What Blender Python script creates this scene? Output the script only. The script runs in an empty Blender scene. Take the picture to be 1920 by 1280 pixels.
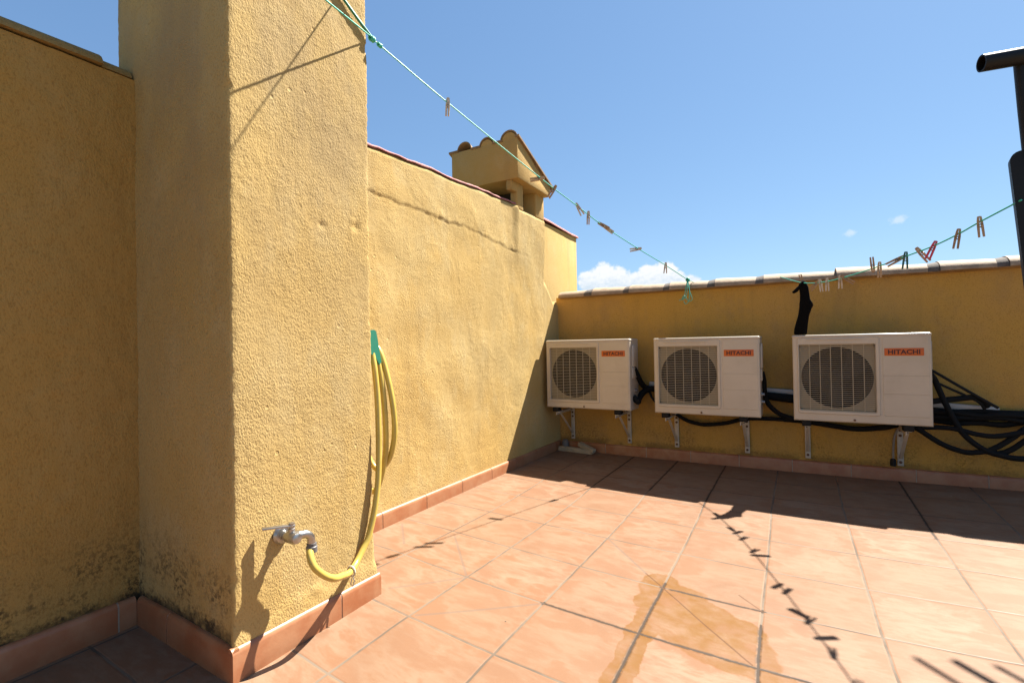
import bpy, bmesh, math, random
from mathutils import Vector, Matrix, noise
from math import radians as R, sin, cos, pi, atan2, floor as fl_, hypot
random.seed(7)
S = 0.33                     # one floor tile in metres: every length below is in tiles
SC = bpy.context.scene
COL = SC.collection

# ------------------------------------------------------------------ camera, sky, sun, exposure
cam_d = bpy.data.cameras.new('camera'); cam = bpy.data.objects.new('camera', cam_d); COL.objects.link(cam)
SC.camera = cam
yaw, pitch, roll = -0.5246, 0.0090, -0.0178
fw = Vector((sin(yaw)*cos(pitch), cos(yaw)*cos(pitch), sin(pitch)))
rt0 = Vector((cos(yaw), -sin(yaw), 0)); up0 = rt0.cross(fw)
rt = cos(roll)*rt0 + sin(roll)*up0; up = -sin(roll)*rt0 + cos(roll)*up0
cam.matrix_world = Matrix(((rt.x, up.x, -fw.x, 3.412*S), (rt.y, up.y, -fw.y, -3.7687*S), (rt.z, up.z, -fw.z, 2.7383*S), (0, 0, 0, 1)))
cam_d.sensor_width = 36; cam_d.lens = 17.485; cam_d.clip_start = 0.02; cam_d.clip_end = 20000

SUN_L = Vector((-0.315, -0.665, -1.0)).normalized()       # the way sunlight travels
sun_el = math.asin(-SUN_L.z); sun_az = atan2(-SUN_L.x, -SUN_L.y)
sd = bpy.data.lights.new('sun', 'SUN'); sun = bpy.data.objects.new('sun', sd); COL.objects.link(sun)
sd.energy = 5.0; sd.angle = R(0.53); sd.color = (1.0, 0.955, 0.87)
sun.rotation_euler = SUN_L.to_track_quat('-Z', 'Y').to_euler(); sun.location = (3, 6, 8)

W = bpy.data.worlds.new('World'); SC.world = W; W.use_nodes = True
SC.view_settings.view_transform = 'Standard'; SC.view_settings.look = 'None'
SC.view_settings.exposure = 1.90; SC.view_settings.gamma = 1; SC.view_settings.use_curve_mapping = False

class NT:
    """small node-tree helper"""
    def __init__(s, tree): s.t = tree
    def n(s, typ, **kw):
        nd = s.t.nodes.new(typ)
        for k, v in kw.items(): setattr(nd, k, v)
        return nd
    def put(s, sock, v):
        if v is None: return
        if isinstance(v, bpy.types.NodeSocket): s.t.links.new(v, sock)
        else:
            if isinstance(v, (tuple, list)) and len(v) == 3 and sock.type == 'RGBA': v = (*v, 1)
            sock.default_value = v
    def m(s, op, a, b=None, c=None, clamp=False):
        nd = s.n('ShaderNodeMath', operation=op); nd.use_clamp = clamp
        for i, v in enumerate((a, b, c)): s.put(nd.inputs[i], v)
        return nd.outputs[0]
    def vm(s, op, a, b=None, sc=None):
        nd = s.n('ShaderNodeVectorMath', operation=op)
        s.put(nd.inputs[0], a); s.put(nd.inputs[1], b)
        if sc is not None: s.put(nd.inputs['Scale'], sc)
        return nd.outputs['Value'] if op in ('LENGTH', 'DOT_PRODUCT', 'DISTANCE') else nd.outputs[0]
    def noise(s, vec, scale, detail=3, rough=.55, dist=0, col=False):
        nd = s.n('ShaderNodeTexNoise'); s.put(nd.inputs['Vector'], vec)
        nd.inputs['Scale'].default_value = scale; nd.inputs['Detail'].default_value = detail
        nd.inputs['Roughness'].default_value = rough; nd.inputs['Distortion'].default_value = dist
        return nd.outputs['Color' if col else 'Fac']
    def ramp(s, v, lo, hi, a=0., b=1., smooth=True):
        nd = s.n('ShaderNodeMapRange'); nd.interpolation_type = 'SMOOTHSTEP' if smooth else 'LINEAR'
        s.put(nd.inputs[0], v); s.put(nd.inputs[1], lo); s.put(nd.inputs[2], hi); s.put(nd.inputs[3], a); s.put(nd.inputs[4], b)
        return nd.outputs[0]
    def mix(s, f, a, b, mode='MIX'):
        nd = s.n('ShaderNodeMix', data_type='RGBA', blend_type=mode); nd.clamp_factor = True
        s.put(nd.inputs[0], f); s.put(nd.inputs[6], a); s.put(nd.inputs[7], b)
        return nd.outputs[2]
    def sep(s, v):
        nd = s.n('ShaderNodeSeparateXYZ'); s.put(nd.inputs[0], v); return nd.outputs
    def comb(s, x, y, z):
        nd = s.n('ShaderNodeCombineXYZ')
        for i, v in enumerate((x, y, z)): s.put(nd.inputs[i], v)
        return nd.outputs[0]

# sky with the low cumulus over the back wall
w = NT(W.node_tree); W.node_tree.nodes.clear()
sky = w.n('ShaderNodeTexSky', sky_type='NISHITA'); sky.sun_disc = False
sky.sun_elevation = sun_el; sky.sun_rotation = sun_az; sky.altitude = 50; sky.air_density = 1.0; sky.dust_density = 0.25; sky.ozone_density = 2.4
tc = w.n('ShaderNodeTexCoord'); gv = tc.outputs['Generated']
gx, gy, gz = w.sep(gv)
az = w.m('MULTIPLY', w.m('ARCTAN2', gx, gy), 57.29578)
el = w.m('MULTIPLY', w.m('ARCSINE', gz), 57.29578)
cn = w.noise(w.comb(az, el, 0.), 0.55, 6, .62)
cn2 = w.noise(w.comb(az, w.m('MULTIPLY', el, 1.3), 3.), 1.9, 5, .6)
puffs = [(-19.44, 7.53, 1.5), (-17.82, 7.17, 1.4), (-20.94, 7.0, 1.27), (-14.06, 7.2, 1.5), (-12.92, 7.45, 1.39), (-11.6, 6.7, 1.0),
         (-16.22, 6.55, 1.2), (-19.0, 6.2, 2.2), (-14.0, 6.0, 2.2), (-10.2, 5.9, 1.3)]
dens = None
for (a, e, r) in puffs:
    d = w.m('SQRT', w.m('ADD', w.m('POWER', w.m('SUBTRACT', az, a), 2.), w.m('POWER', w.m('SUBTRACT', el, e), 2.)))
    q = w.m('SUBTRACT', 1.0, w.m('DIVIDE', d, r * 1.12))
    dens = q if dens is None else w.m('MAXIMUM', dens, q)
dd = w.m('ADD', dens, w.m('MULTIPLY', w.m('SUBTRACT', cn, .5), 1.05))
dd = w.m('ADD', dd, w.m('MULTIPLY', w.m('SUBTRACT', cn2, .5), .35))
cmask = w.ramp(dd, -0.08, .22)
wisp = None
for (a, e, r) in [(4.35, 10.05, .75), (8.0, 10.7, .9)]:
    d = w.m('SQRT', w.m('ADD', w.m('POWER', w.m('SUBTRACT', az, a), 2.), w.m('POWER', w.m('MULTIPLY', w.m('SUBTRACT', el, e), 1.7), 2.)))
    q = w.m('SUBTRACT', 1.0, w.m('DIVIDE', d, r))
    wisp = q if wisp is None else w.m('MAXIMUM', wisp, q)
wm = w.m('MULTIPLY', w.ramp(w.m('ADD', wisp, w.m('MULTIPLY', w.m('SUBTRACT', cn2, .5), 1.6)), .05, .9), .38)
cmask = w.m('MAXIMUM', w.m('MULTIPLY', cmask, .95), wm)
lit = w.ramp(w.m('ADD', w.m('MULTIPLY', w.m('SUBTRACT', el, 5.2), .33), w.m('MULTIPLY', w.m('SUBTRACT', cn2, .5), 1.2)), 0, 1)
ccol = w.mix(lit, (3.9, 4.7, 5.5), (6.2, 6.3, 6.4))
sr, sg, sb = w.sep(sky.outputs[0])
sk = w.comb(w.m('MULTIPLY', w.m('POWER', sr, .68), 1.03), w.m('MULTIPLY', w.m('POWER', sg, .63), 1.42), w.m('MULTIPLY', w.m('POWER', sb, .56), 1.98))
wcol = w.mix(cmask, sk, ccol)
bg = w.n('ShaderNodeBackground'); w.put(bg.inputs[0], wcol); bg.inputs[1].default_value = 0.044
wo = w.n('ShaderNodeOutputWorld'); W.node_tree.links.new(bg.outputs[0], wo.inputs[0])

# ------------------------------------------------------------------ materials
def newmat(name):
    m = bpy.data.materials.new(name); m.use_nodes = True
    m.node_tree.nodes.clear(); k = NT(m.node_tree)
    bs = k.n('ShaderNodeBsdfPrincipled'); o = k.n('ShaderNodeOutputMaterial'); m.node_tree.links.new(bs.outputs[0], o.inputs[0])
    return m, k, bs
def bump(k, bs, h, strength, dist):
    b = k.n('ShaderNodeBump'); k.put(b.inputs['Height'], h); b.inputs['Strength'].default_value = strength; b.inputs['Distance'].default_value = dist
    k.put(bs.inputs['Normal'], b.outputs[0])
def pos(k): return k.n('ShaderNodeNewGeometry').outputs['Position']

def stucco(name, base, warm, pale, bump_s=.7, grain=1.0, mould=0., dust=0., spec=.25, blotch=1.0, mx=None):
    """rough lime render: granular relief, colour drift, dark mould near the floor"""
    m, k, bs = newmat(name); P = pos(k)
    ps = k.vm('MULTIPLY', P, (1, 1, .62))
    n1 = k.noise(P, 1.7, 4, .6); n2 = k.noise(ps, 7., 5, .62); n3 = k.noise(ps, 120*grain, 3, .6)
    c = k.mix(k.ramp(n1, .5-.16/blotch, .5+.2/blotch), base, warm)
    c = k.mix(k.m('MULTIPLY', k.ramp(n2, .46, .72), .62), c, pale)
    # rain streaks drifting down
    st = k.noise(k.vm('MULTIPLY', P, (9, 9, .7)), 1.0, 4, .6)
    c = k.mix(k.m('MULTIPLY', k.ramp(st, .52, .74), .22), c, (.24, .155, .062))
    # shadows in the pits of the grain, painted as dark specks
    c = k.mix(k.m('MULTIPLY', k.ramp(n3, .50, .33), .42), c, (base[0]*.55, base[1]*.46, base[2]*.36))
    z = k.sep(P)[2]
    if dust: # grey weathering higher up
        d = k.m('MULTIPLY', k.ramp(z, .45, 1.9), k.ramp(k.noise(ps, 3.2, 5, .65), .36, .62))
        c = k.mix(k.m('MULTIPLY', d, dust), c, (.36, .25, .12))
    if mould:
        sp = k.noise(P, 75, 5, .72); bl = k.noise(P, 5.5, 4, .65)
        low = k.ramp(z, .46, .10)
        f = k.m('MULTIPLY', low, k.ramp(bl, .41, .59)); f = k.m('MULTIPLY', f, k.ramp(sp, .44, .60))
        edge = k.m('MULTIPLY', k.ramp(k.m('ADD', z, k.m('MULTIPLY', k.m('SUBTRACT', sp, .5), -.10)), .155, .115), k.ramp(bl, .30, .5))
        f = k.m('MAXIMUM', k.m('MULTIPLY', f, .92), k.m('MULTIPLY', edge, .95))
        if mx is not None: f = k.m('MULTIPLY', f, k.ramp(k.sep(P)[0], mx+.012, mx-.004))
        c = k.mix(k.m('MULTIPLY', f, mould), c, (.040, .028, .016))
    k.put(bs.inputs['Base Color'], c); bs.inputs['Roughness'].default_value = .93; bs.inputs['Specular IOR Level'].default_value = spec
    v = k.n('ShaderNodeTexVoronoi'); k.put(v.inputs['Vector'], k.vm('ADD', ps, k.vm('SCALE', k.noise(ps, 30, 2, col=True), None, .02))); v.inputs['Scale'].default_value = 95*grain
    g = k.m('ADD', k.m('MULTIPLY', n3, 2.0), k.m('MULTIPLY', v.outputs['Distance'], .25))
    g = k.m('ADD', g, k.m('MULTIPLY', k.noise(ps, 62*grain, 3, .7), .5))
    # trowelled patches lie smoother than the rest; a few pits and short hairlines break them up
    tr = k.ramp(k.noise(k.vm('MULTIPLY', P, (1, 1, .8)), 4.3, 3, .6, .6), .36, .62, .45, 1.0)
    g = k.m('MULTIPLY', g, tr)
    pv = k.n('ShaderNodeTexVoronoi'); k.put(pv.inputs['Vector'], P); pv.inputs['Scale'].default_value = 17
    pit = k.m('MULTIPLY', k.ramp(pv.outputs['Distance'], .13, .05), k.ramp(k.noise(P, 3.1, 2), .56, .60))
    g = k.m('SUBTRACT', g, k.m('MULTIPLY', pit, 1.1))
    g = k.m('ADD', g, k.m('MULTIPLY', k.noise(k.vm('MULTIPLY', P, (1, 1, .45)), 9, 3, .5, .8), .4))
    bump(k, bs, g, bump_s, .0045)
    return m
OCH = (.40, .26, .088); WRM = (.42, .255, .075); PAL = (.42, .295, .125)
M_PIL = stucco('pillar_render', (.545, .378, .145), (.55, .36, .115), (.56, .415, .19), .52, 1.75, mould=1.0, dust=.55, mx=-.247)
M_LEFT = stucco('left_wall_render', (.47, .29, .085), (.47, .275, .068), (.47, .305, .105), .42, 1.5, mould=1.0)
M_WALLB = stucco('long_wall_render', (.605, .425, .165), (.605, .39, .12), (.625, .465, .21), .48, 1.65, dust=.08)
M_BACK = stucco('back_wall_render', (.60, .350, .098), (.63, .36, .070), (.47, .285, .10), .32, 1.5, mould=.5, blotch=.8)
M_CHIM = stucco('chimney_render', (.54, .35, .12), (.54, .33, .095), (.56, .385, .16), .32, 2.2)
M_FAR = stucco('far_wall_render', (.56, .385, .14), (.56, .36, .105), (.58, .42, .175), .3, 1.2)

def plain(name, col, rough=.5, metal=0., var=.0, vs=20., bumps=0., bscale=60., spec=.5, dirt=None):
    m, k, bs = newmat(name); P = pos(k)
    c = col
    if var:
        n = k.noise(P, vs, 4, .6)
        c = k.mix(k.ramp(n, .3, .7), tuple(v*(1-var) for v in col), tuple(min(1, v*(1+var)) for v in col))
    if dirt:
        c = k.mix(k.m('MULTIPLY', k.ramp(k.noise(P, vs*1.7, 5, .65), .48, .75), dirt[1]), c, dirt[0])
    k.put(bs.inputs['Base Color'], c); bs.inputs['Roughness'].default_value = rough; bs.inputs['Metallic'].default_value = metal
    bs.inputs['Specular IOR Level'].default_value = spec
    if bumps: bump(k, bs, k.noise(P, bscale, 4, .6), bumps, .003)
    return m
M_UNIT = plain('enamelled_steel', (.65, .555, .43), .34, var=.04, vs=5, dirt=((.45, .35, .23), .22))
M_GRILLE = plain('grille_recess', (.34, .28, .175), .5, var=.05)
M_WIRE = plain('grille_wire', (.54, .455, .32), .45)
M_DARK = plain('fan_cavity', (.007, .0065, .006), .8, spec=.1)
M_FAN = plain('fan_plastic', (.009, .0085, .008), .7, spec=.2)
M_LOGO = plain('orange_label', (.66, .135, .010), .45)
M_LETTER = plain('label_lettering', (.05, .010, .008), .5)
M_RUBBER = plain('black_rubber', (.007, .007, .007), .75, spec=.3)
M_FOAM = plain('black_pipe_foam', (.006, .006, .006), .85, bumps=.5, bscale=90, spec=.25)
M_BRK = plain('white_bracket_paint', (.62, .55, .45), .5, var=.08, vs=30, dirt=((.38, .27, .17), .3))
M_BOLT = plain('rusty_bolt', (.16, .08, .045), .6, .4)
M_STEEL = plain('zinc_steel', (.45, .44, .43), .35, .9)
M_CONDUIT = plain('white_conduit', (.5, .5, .49), .4)
M_TILECAP = plain('pale_coping_clay', (.41, .285, .175), .8, var=.2, vs=14, bumps=.4, bscale=70, dirt=((.27, .16, .095), .5))
M_MORTAR = plain('grey_mortar', (.13, .105, .085), .95, var=.25, vs=40, bumps=.8)
M_LIP = plain('red_lip_paint', (.40, .12, .105), .75, var=.2, vs=25, bumps=.5, dirt=((.40, .27, .14), .35))
M_ROOFT = plain('chimney_tile', (.30, .18, .08), .85, var=.2, vs=12, bumps=.5, dirt=((.16, .10, .06), .6))
M_HOSE = plain('yellow_hose', (.62, .45, .09), .32, var=.06, vs=12, dirt=((.32, .21, .06), .3))
M_HOOK = plain('green_plastic', (.035, .24, .15), .4)
M_CHROME = plain('worn_chrome', (.50, .485, .46), .36, 1., var=.06, vs=30)
M_GREYP = plain('grey_coupling', (.09, .085, .085), .5)
M_CORD = plain('green_cord', (.05, .52, .37), .45)
M_CORDD = plain('dark_green_cord', (.02, .24, .14), .5)
M_WOOD = plain('peg_wood', (.52, .36, .21), .7, var=.2, vs=120, dirt=((.25, .16, .1), .4))
M_WOODP = plain('weathered_peg_wood', (.62, .53, .41), .75, var=.15, vs=120)
M_WOODB = plain('brown_peg_wood', (.40, .25, .135), .7, var=.2, vs=120)
M_RED = plain('red_plastic', (.68, .035, .07), .35)
M_DGREEN = plain('bottle_green_plastic', (.008, .075, .05), .4)
M_WIRES = plain('peg_spring', (.35, .33, .31), .35, 1.)
M_SOCK = plain('black_knit', (.003, .003, .0035), .95, bumps=.6, bscale=250, spec=.1)
M_BLACK = plain('black_coat', (.003, .003, .003), .55, spec=.3)
M_STONE = plain('pale_block', (.50, .40, .26), .85, var=.15, vs=20, bumps=.5, bscale=60)
M_TIE = plain('clear_tie', (.62, .56, .46), .4)
M_LAND = plain('land', (.16, .14, .08), .95, var=.3, vs=.05)

def skirt_mat():
    m, k, bs = newmat('terracotta_skirting'); P = pos(k)
    at = k.n('ShaderNodeAttribute', attribute_name='piece'); r = at.outputs['Fac']
    n = k.noise(k.vm('ADD', P, k.vm('SCALE', (3.1, 7.7, 1.3), None, r)), 9, 5, .6)
    c = k.mix(k.ramp(n, .34, .68), (.36, .122, .047), (.44, .205, .10))
    c = k.mix(k.m('MULTIPLY', r, .35), c, (.40, .19, .10))
    k.put(bs.inputs['Base Color'], c); bs.inputs['Roughness'].default_value = .42
    bump(k, bs, k.noise(P, 70, 3), .12, .003)
    return m
M_SKIRT = skirt_mat()
M_GROUT = plain('skirting_mortar', (.42, .35, .27), .9, var=.15, vs=40)

def floor_mat():
    m, k, bs = newmat('terracotta_floor_tiles')
    uv = k.n('ShaderNodeUVMap', uv_map='tiles').outputs[0]
    wob = k.vm('SCALE', k.vm('SUBTRACT', k.noise(uv, 3.2, 3, col=True), (.5, .5, .5)), None, .018)
    u0 = k.vm('ADD', uv, wob)
    x, y, _ = k.sep(u0)
    ix = k.m('FLOOR', x); iy = k.m('FLOOR', y)
    fx = k.m('FRACT', x); fy = k.m('FRACT', y)
    ex = k.m('MINIMUM', fx, k.m('SUBTRACT', 1., fx)); ey = k.m('MINIMUM', fy, k.m('SUBTRACT', 1., fy))
    ed = k.m('MINIMUM', ex, ey)
    wn = k.n('ShaderNodeTexWhiteNoise'); wn.noise_dimensions = '2D'; k.put(wn.inputs['Vector'], k.comb(ix, iy, 0.))
    rnd = wn.outputs['Color']; rv = wn.outputs['Value']
    tv = k.vm('ADD', u0, k.vm('SCALE', rnd, None, 23.))
    cl = k.noise(k.vm('MULTIPLY', tv, (1., 1.9, 1)), 1.5, 5, .62, .5)
    cf = k.noise(k.vm('MULTIPLY', tv, (1.5, 4.5, 1)), 3.6, 5, .68, .3)
    A = (.248, .130, .074); Bc = (.295, .194, .126); D = (.238, .105, .050)
    c = k.mix(k.ramp(k.m('ADD', k.m('MULTIPLY', cl, .72), k.m('MULTIPLY', cf, .28)), .40, .59), A, Bc)
    c = k.mix(k.m('MULTIPLY', k.ramp(k.m('ADD', cl, k.m('MULTIPLY', ed, -.35)), .46, .58), .75), c, D)
    c = k.mix(k.m('MULTIPLY', k.ramp(rv, 0, 1), .48), c, (.25, .138, .078))
    c = k.mix(k.m('MULTIPLY', k.ramp(k.noise(uv, 60, 3, .6), .5, .8), .16), c, (.33, .235, .16))
    # scattered dirt and fine grit
    c = k.mix(k.m('MULTIPLY', k.ramp(k.noise(uv, .7, 5, .6), .48, .70), .34), c, (.19, .10, .055))
    def seg(P, a, b):
        ax, ay = a; bx, by = b; dx, dy = bx-ax, by-ay; L2 = dx*dx+dy*dy
        px, py, _ = k.sep(P)
        t = k.m('DIVIDE', k.m('ADD', k.m('MULTIPLY', k.m('SUBTRACT', px, ax), dx), k.m('MULTIPLY', k.m('SUBTRACT', py, ay), dy)), L2, clamp=True)
        qx = k.m('SUBTRACT', k.m('SUBTRACT', px, ax), k.m('MULTIPLY', t, dx)); qy = k.m('SUBTRACT', k.m('SUBTRACT', py, ay), k.m('MULTIPLY', t, dy))
        return k.m('SQRT', k.m('ADD', k.m('MULTIPLY', qx, qx), k.m('MULTIPLY', qy, qy)))
    # damp patch round the drain joint
    wu = k.vm('ADD', uv, k.vm('SCALE', k.vm('SUBTRACT', k.noise(uv, 2.6, 4, .6, col=True), (.5, .5, .5)), None, .24))
    damp = None
    for a, b, r in [((1.98, 2.12), (1.99, 1.6), .20), ((2.0, 1.95), (2.25, 1.85), .27), ((2.2, 1.75), (2.75, 1.45), .32), ((2.35, 1.35), (2.85, 1.15), .34),
                    ((2.0, 1.6), (2.02, .2), .125), ((2.9, 1.0), (3.35, .80), .14), ((2.2, 1.75), (2.2, 1.3), .22)]:
        d = k.m('DIVIDE', seg(wu, a, b), r); damp = d if damp is None else k.m('MINIMUM', damp, d)
    dm = k.ramp(damp, 1.04, .93)
    dpn = k.noise(uv, 2.2, 3, .6)
    c = k.mix(k.m('MULTIPLY', dm, k.ramp(k.m('ADD', k.m('MULTIPLY', dpn, .6), k.m('MULTIPLY', k.noise(uv, 6, 4, .65), .4)), .36, .64, .84, .18)), c, (.205, .098, .026))
    rim = k.m('MULTIPLY', k.ramp(damp, .80, .97), k.ramp(damp, 1.06, .99))
    c = k.mix(k.m('MULTIPLY', rim, .30), c, (.22, .10, .035))
    # grout
    gw = k.m('ADD', .0035, k.m('MULTIPLY', k.noise(uv, 5, 3), .009))
    grout = k.ramp(ed, k.m('ADD', gw, .006), gw)
    gdn = k.noise(uv, 1.3, 4, .6)
    gcol = k.mix(k.ramp(gdn, .40, .62), (.205, .155, .112), (.125, .092, .066))
    # joints blackened near the drain; far ones painted dark for the back wall's shade
    blk = None
    for a, b in [((2, 2.1), (2, -1)), ((1, 1), (4, 1)), ((2, 5), (2, 8)), ((1, 5.5), (1, 8)), ((0, 5.3), (0, 8)), ((5, 5), (5, 8)), ((3, 1.7), (3, .5)), ((2.1, 2), (3.0, 2))]:
        d = seg(u0, a, b); blk = d if blk is None else k.m('MINIMUM', blk, d)
    bm_ = k.m('MULTIPLY', k.ramp(blk, .034, .010), k.ramp(k.noise(uv, 11, 4, .7), .34, .56))
    gcol = k.mix(k.ramp(blk, .05, .02), gcol, (.07, .048, .033))
    c = k.mix(grout, c, gcol)
    c = k.mix(k.m('MULTIPLY', bm_, .75), c, (.06, .04, .027))
    # tiles cut on the diagonal where the floor folds towards the drain
    pale = None
    for a, b in [((1, 3), (1.75, 2.24)), ((0, 1), (-.85, 1.86)), ((0, 1), (-.54, .27)), ((1, 1), (.05, .06)), ((-1.8, 1.8), (-1.25, 1.25))]:
        d = seg(u0, a, b); pale = d if pale is None else k.m('MINIMUM', pale, d)
    cr = k.ramp(pale, .022, .010)
    c = k.mix(k.m('MULTIPLY', cr, .42), c, (.16, .125, .10))
    fine = None
    for a, b in [((2.0, 2.0), (2.95, 1.03)), ((2.76, 2.24), (3., 2.)), ((1.75, 2.24), (2, 2))]:
        d = seg(u0, a, b); fine = d if fine is None else k.m('MINIMUM', fine, d)
    cr2 = k.ramp(fine, .013, .006)
    c = k.mix(k.m('MULTIPLY', cr2, .7), c, (.12, .06, .03))
    spk = k.n('ShaderNodeTexVoronoi'); k.put(spk.inputs['Vector'], uv); spk.inputs['Scale'].default_value = 2.3
    c = k.mix(k.ramp(spk.outputs['Distance'], .030, .022), c, k.mix(k.ramp(k.sep(spk.outputs['Color'])[0], .80, .82), c, k.mix(k.ramp(k.sep(spk.outputs['Color'])[1], .5, .52), (.06, .04, .03), (.5, .46, .4))))
    k.put(bs.inputs['Base Color'], c)
    rgh = k.m('ADD', .50, k.m('MULTIPLY', k.m('SUBTRACT', k.noise(uv, 6, 4), .5), .25))
    rgh = k.m('ADD', rgh, k.m('MULTIPLY', grout, .25)); rgh = k.m('SUBTRACT', rgh, k.m('MULTIPLY', dm, .14), clamp=True)
    k.put(bs.inputs['Roughness'], rgh); bs.inputs['Specular IOR Level'].default_value = .14
    h = k.m('ADD', k.ramp(ed, .006, .026), k.m('MULTIPLY', k.noise(uv, 14, 4), .10))
    h = k.m('ADD', h, k.m('MULTIPLY', k.noise(uv, 1.2, 2), .5))
    h = k.m('SUBTRACT', h, k.m('MULTIPLY', k.m('MAXIMUM', cr, cr2), .25))
    bump(k, bs, h, .38, .0025)
    return m
M_FLOOR = floor_mat()

def deepen(f):
    """all paints and clays a shade deeper (one factor for the whole place, no picture-dependent parts)"""
    for m in bpy.data.materials:
        bs = next(n for n in m.node_tree.nodes if n.type == 'BSDF_PRINCIPLED'); s_ = bs.inputs['Base Color']
        if s_.is_linked:
            k = NT(m.node_tree); src = s_.links[0].from_socket; k.put(s_, k.mix(1., src, (f, f, f), 'MULTIPLY'))
        elif max(s_.default_value[:3]) > .1: s_.default_value = (*[c*f for c in s_.default_value[:3]], 1)

# ------------------------------------------------------------------ mesh helpers
class MB:
    """collects shapes (in tiles); build() links them as ONE mesh object"""
    def __init__(s): s.v = []; s.f = []; s.sm = []; s.pc = []; s.cur = 0.
    def add(s, vs, fs, smooth=False):
        o = len(s.v); s.v += [tuple(v) for v in vs]
        for f in fs: s.f.append(tuple(i+o for i in f)); s.sm.append(smooth); s.pc.append(s.cur)
        return s
    def box(s, x0, x1, y0, y1, z0, z1, bev=0., seg=2, M=None):
        bm = bmesh.new(); bmesh.ops.create_cube(bm, size=1)
        for v in bm.verts: v.co = Vector((x0+(v.co.x+.5)*(x1-x0), y0+(v.co.y+.5)*(y1-y0), z0+(v.co.z+.5)*(z1-z0)))
        if bev: bmesh.ops.bevel(bm, geom=bm.edges[:], offset=bev, segments=seg, profile=.5, affect='EDGES')
        return s.bm(bm, bev > 0, M)
    def bm(s, bm, smooth=False, M=None):
        bm.normal_update(); bm.verts.index_update()
        vs = [(M @ v.co if M else v.co.copy()) for v in bm.verts]
        s.add(vs, [[v.index for v in f.verts] for f in bm.faces], smooth); bm.free(); return s
    def tube(s, pts, r, seg=8, caps=True, flat=1.):
        pts = [Vector(p) for p in pts]; n = len(pts); rs = r if isinstance(r, (list, tuple)) else [r]*n
        vs, fs = [], []; u = None
        for i, p in enumerate(pts):
            t = (pts[min(i+1, n-1)]-pts[max(i-1, 0)]).normalized()
            if u is None: u = t.orthogonal().normalized()
            u = (u - t*u.dot(t)); u = u.normalized() if u.length > 1e-6 else t.orthogonal().normalized()
            v_ = t.cross(u)
            for k in range(seg):
                a = 2*pi*k/seg; vs.append(p+rs[i]*(cos(a)*u+sin(a)*v_*flat))
        for i in range(n-1):
            for k in range(seg):
                a, b = i*seg+k, i*seg+(k+1) % seg; fs.append((a, b, b+seg, a+seg))
        if caps: fs += [tuple(reversed(range(seg))), tuple(range((n-1)*seg, n*seg))]
        return s.add(vs, fs, True)
    def lathe(s, prof, c, axis='Z', seg=24, M=None):
        """prof: (r, h) pairs turned about an axis through c"""
        vs, fs = [], []
        for r, h in prof:
            for k in range(seg):
                a = 2*pi*k/seg; q = Vector((r*cos(a), r*sin(a), h))
                if axis == 'Y': q = Vector((q.x, q.z, q.y))
                if axis == 'X': q = Vector((q.z, q.x, q.y))
                if M: q = M @ q
                vs.append(q+Vector(c))
        for i in range(len(prof)-1):
            for k in range(seg):
                a, b = i*seg+k, i*seg+(k+1) % seg; fs.append((a, b, b+seg, a+seg))
        if prof[0][0] > 1e-6: fs.append(tuple(reversed(range(seg))))
        if prof[-1][0] > 1e-6: fs.append(tuple(range((len(prof)-1)*seg, len(prof)*seg)))
        return s.add(vs, fs, True)
    def prism(s, out, ext, smooth=False):
        """out: list of 3-D points of a planar outline; ext: extrusion vector"""
        n = len(out); e = Vector(ext); a = [Vector(p) for p in out]
        vs = a+[p+e for p in a]
        fs = [tuple(range(n))[::-1], tuple(range(n, 2*n))]+[(i, (i+1) % n, n+(i+1) % n, n+i) for i in range(n)]
        return s.add(vs, fs, smooth)
    def grid(s, fn, nu, nv, smooth=True):
        vs = [fn(i/nu, j/nv) for j in range(nv+1) for i in range(nu+1)]
        fs = [(j*(nu+1)+i, j*(nu+1)+i+1, (j+1)*(nu+1)+i+1, (j+1)*(nu+1)+i) for j in range(nv) for i in range(nu)]
        return s.add(vs, fs, smooth)
    def build(s, name, mat, parent=None, loc=(0, 0, 0), sharp=38, fixn=True, merge=False):
        """loc (tiles) becomes the object's origin; for a child the origin is the parent's"""
        me = bpy.data.meshes.new(name)
        org = Vector(parent['_o']) if parent else Vector(loc)
        if parent and parent.get('_loc'): org = Vector((0, 0, 0))
        me.from_pydata([tuple((Vector(v)-org)*S) for v in s.v], [], s.f)
        if fixn or merge:
            bm = bmesh.new(); bm.from_mesh(me)
            if merge: bmesh.ops.remove_doubles(bm, verts=bm.verts, dist=1e-5)
            bmesh.ops.recalc_face_normals(bm, faces=bm.faces); bm.to_mesh(me); bm.free()
        me.polygons.foreach_set('use_smooth', s.sm if len(s.sm) == len(me.polygons) else [True]*len(me.polygons))
        if any(s.pc) and len(s.pc) == len(me.polygons):
            at = me.attributes.new('piece', 'FLOAT', 'FACE'); at.data.foreach_set('value', s.pc)
        if sharp: me.set_sharp_from_angle(angle=R(sharp))
        me.materials.append(mat)
        o = bpy.data.objects.new(name, me); COL.objects.link(o)
        if parent: o.parent = parent
        else: o.location = org*S
        o['_o'] = list(org)
        if parent and parent.get('_loc'): o['_loc'] = 1
        return o
def tag(o, label, cat, group=None):
    o['label'] = label; o['category'] = cat
    if group: o['group'] = group
    return o
def thing(name, label, cat, loc=(0, 0, 0), group=None, local=False):
    o = bpy.data.objects.new(name, None); COL.objects.link(o); o.empty_display_size = .05
    o.location = Vector(loc)*S; o['_o'] = list(loc)
    if local: o['_loc'] = 1
    return tag(o, label, cat, group)
def structure(o): o['kind'] = 'structure'; return o
def kids(o): return [c for c in COL.objects if c.parent == o]
def copy_tree(o, parent=None):
    c = o.copy(); COL.objects.link(c); c.parent = parent
    for ch in kids(o): copy_tree(ch, c)
    return c
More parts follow.
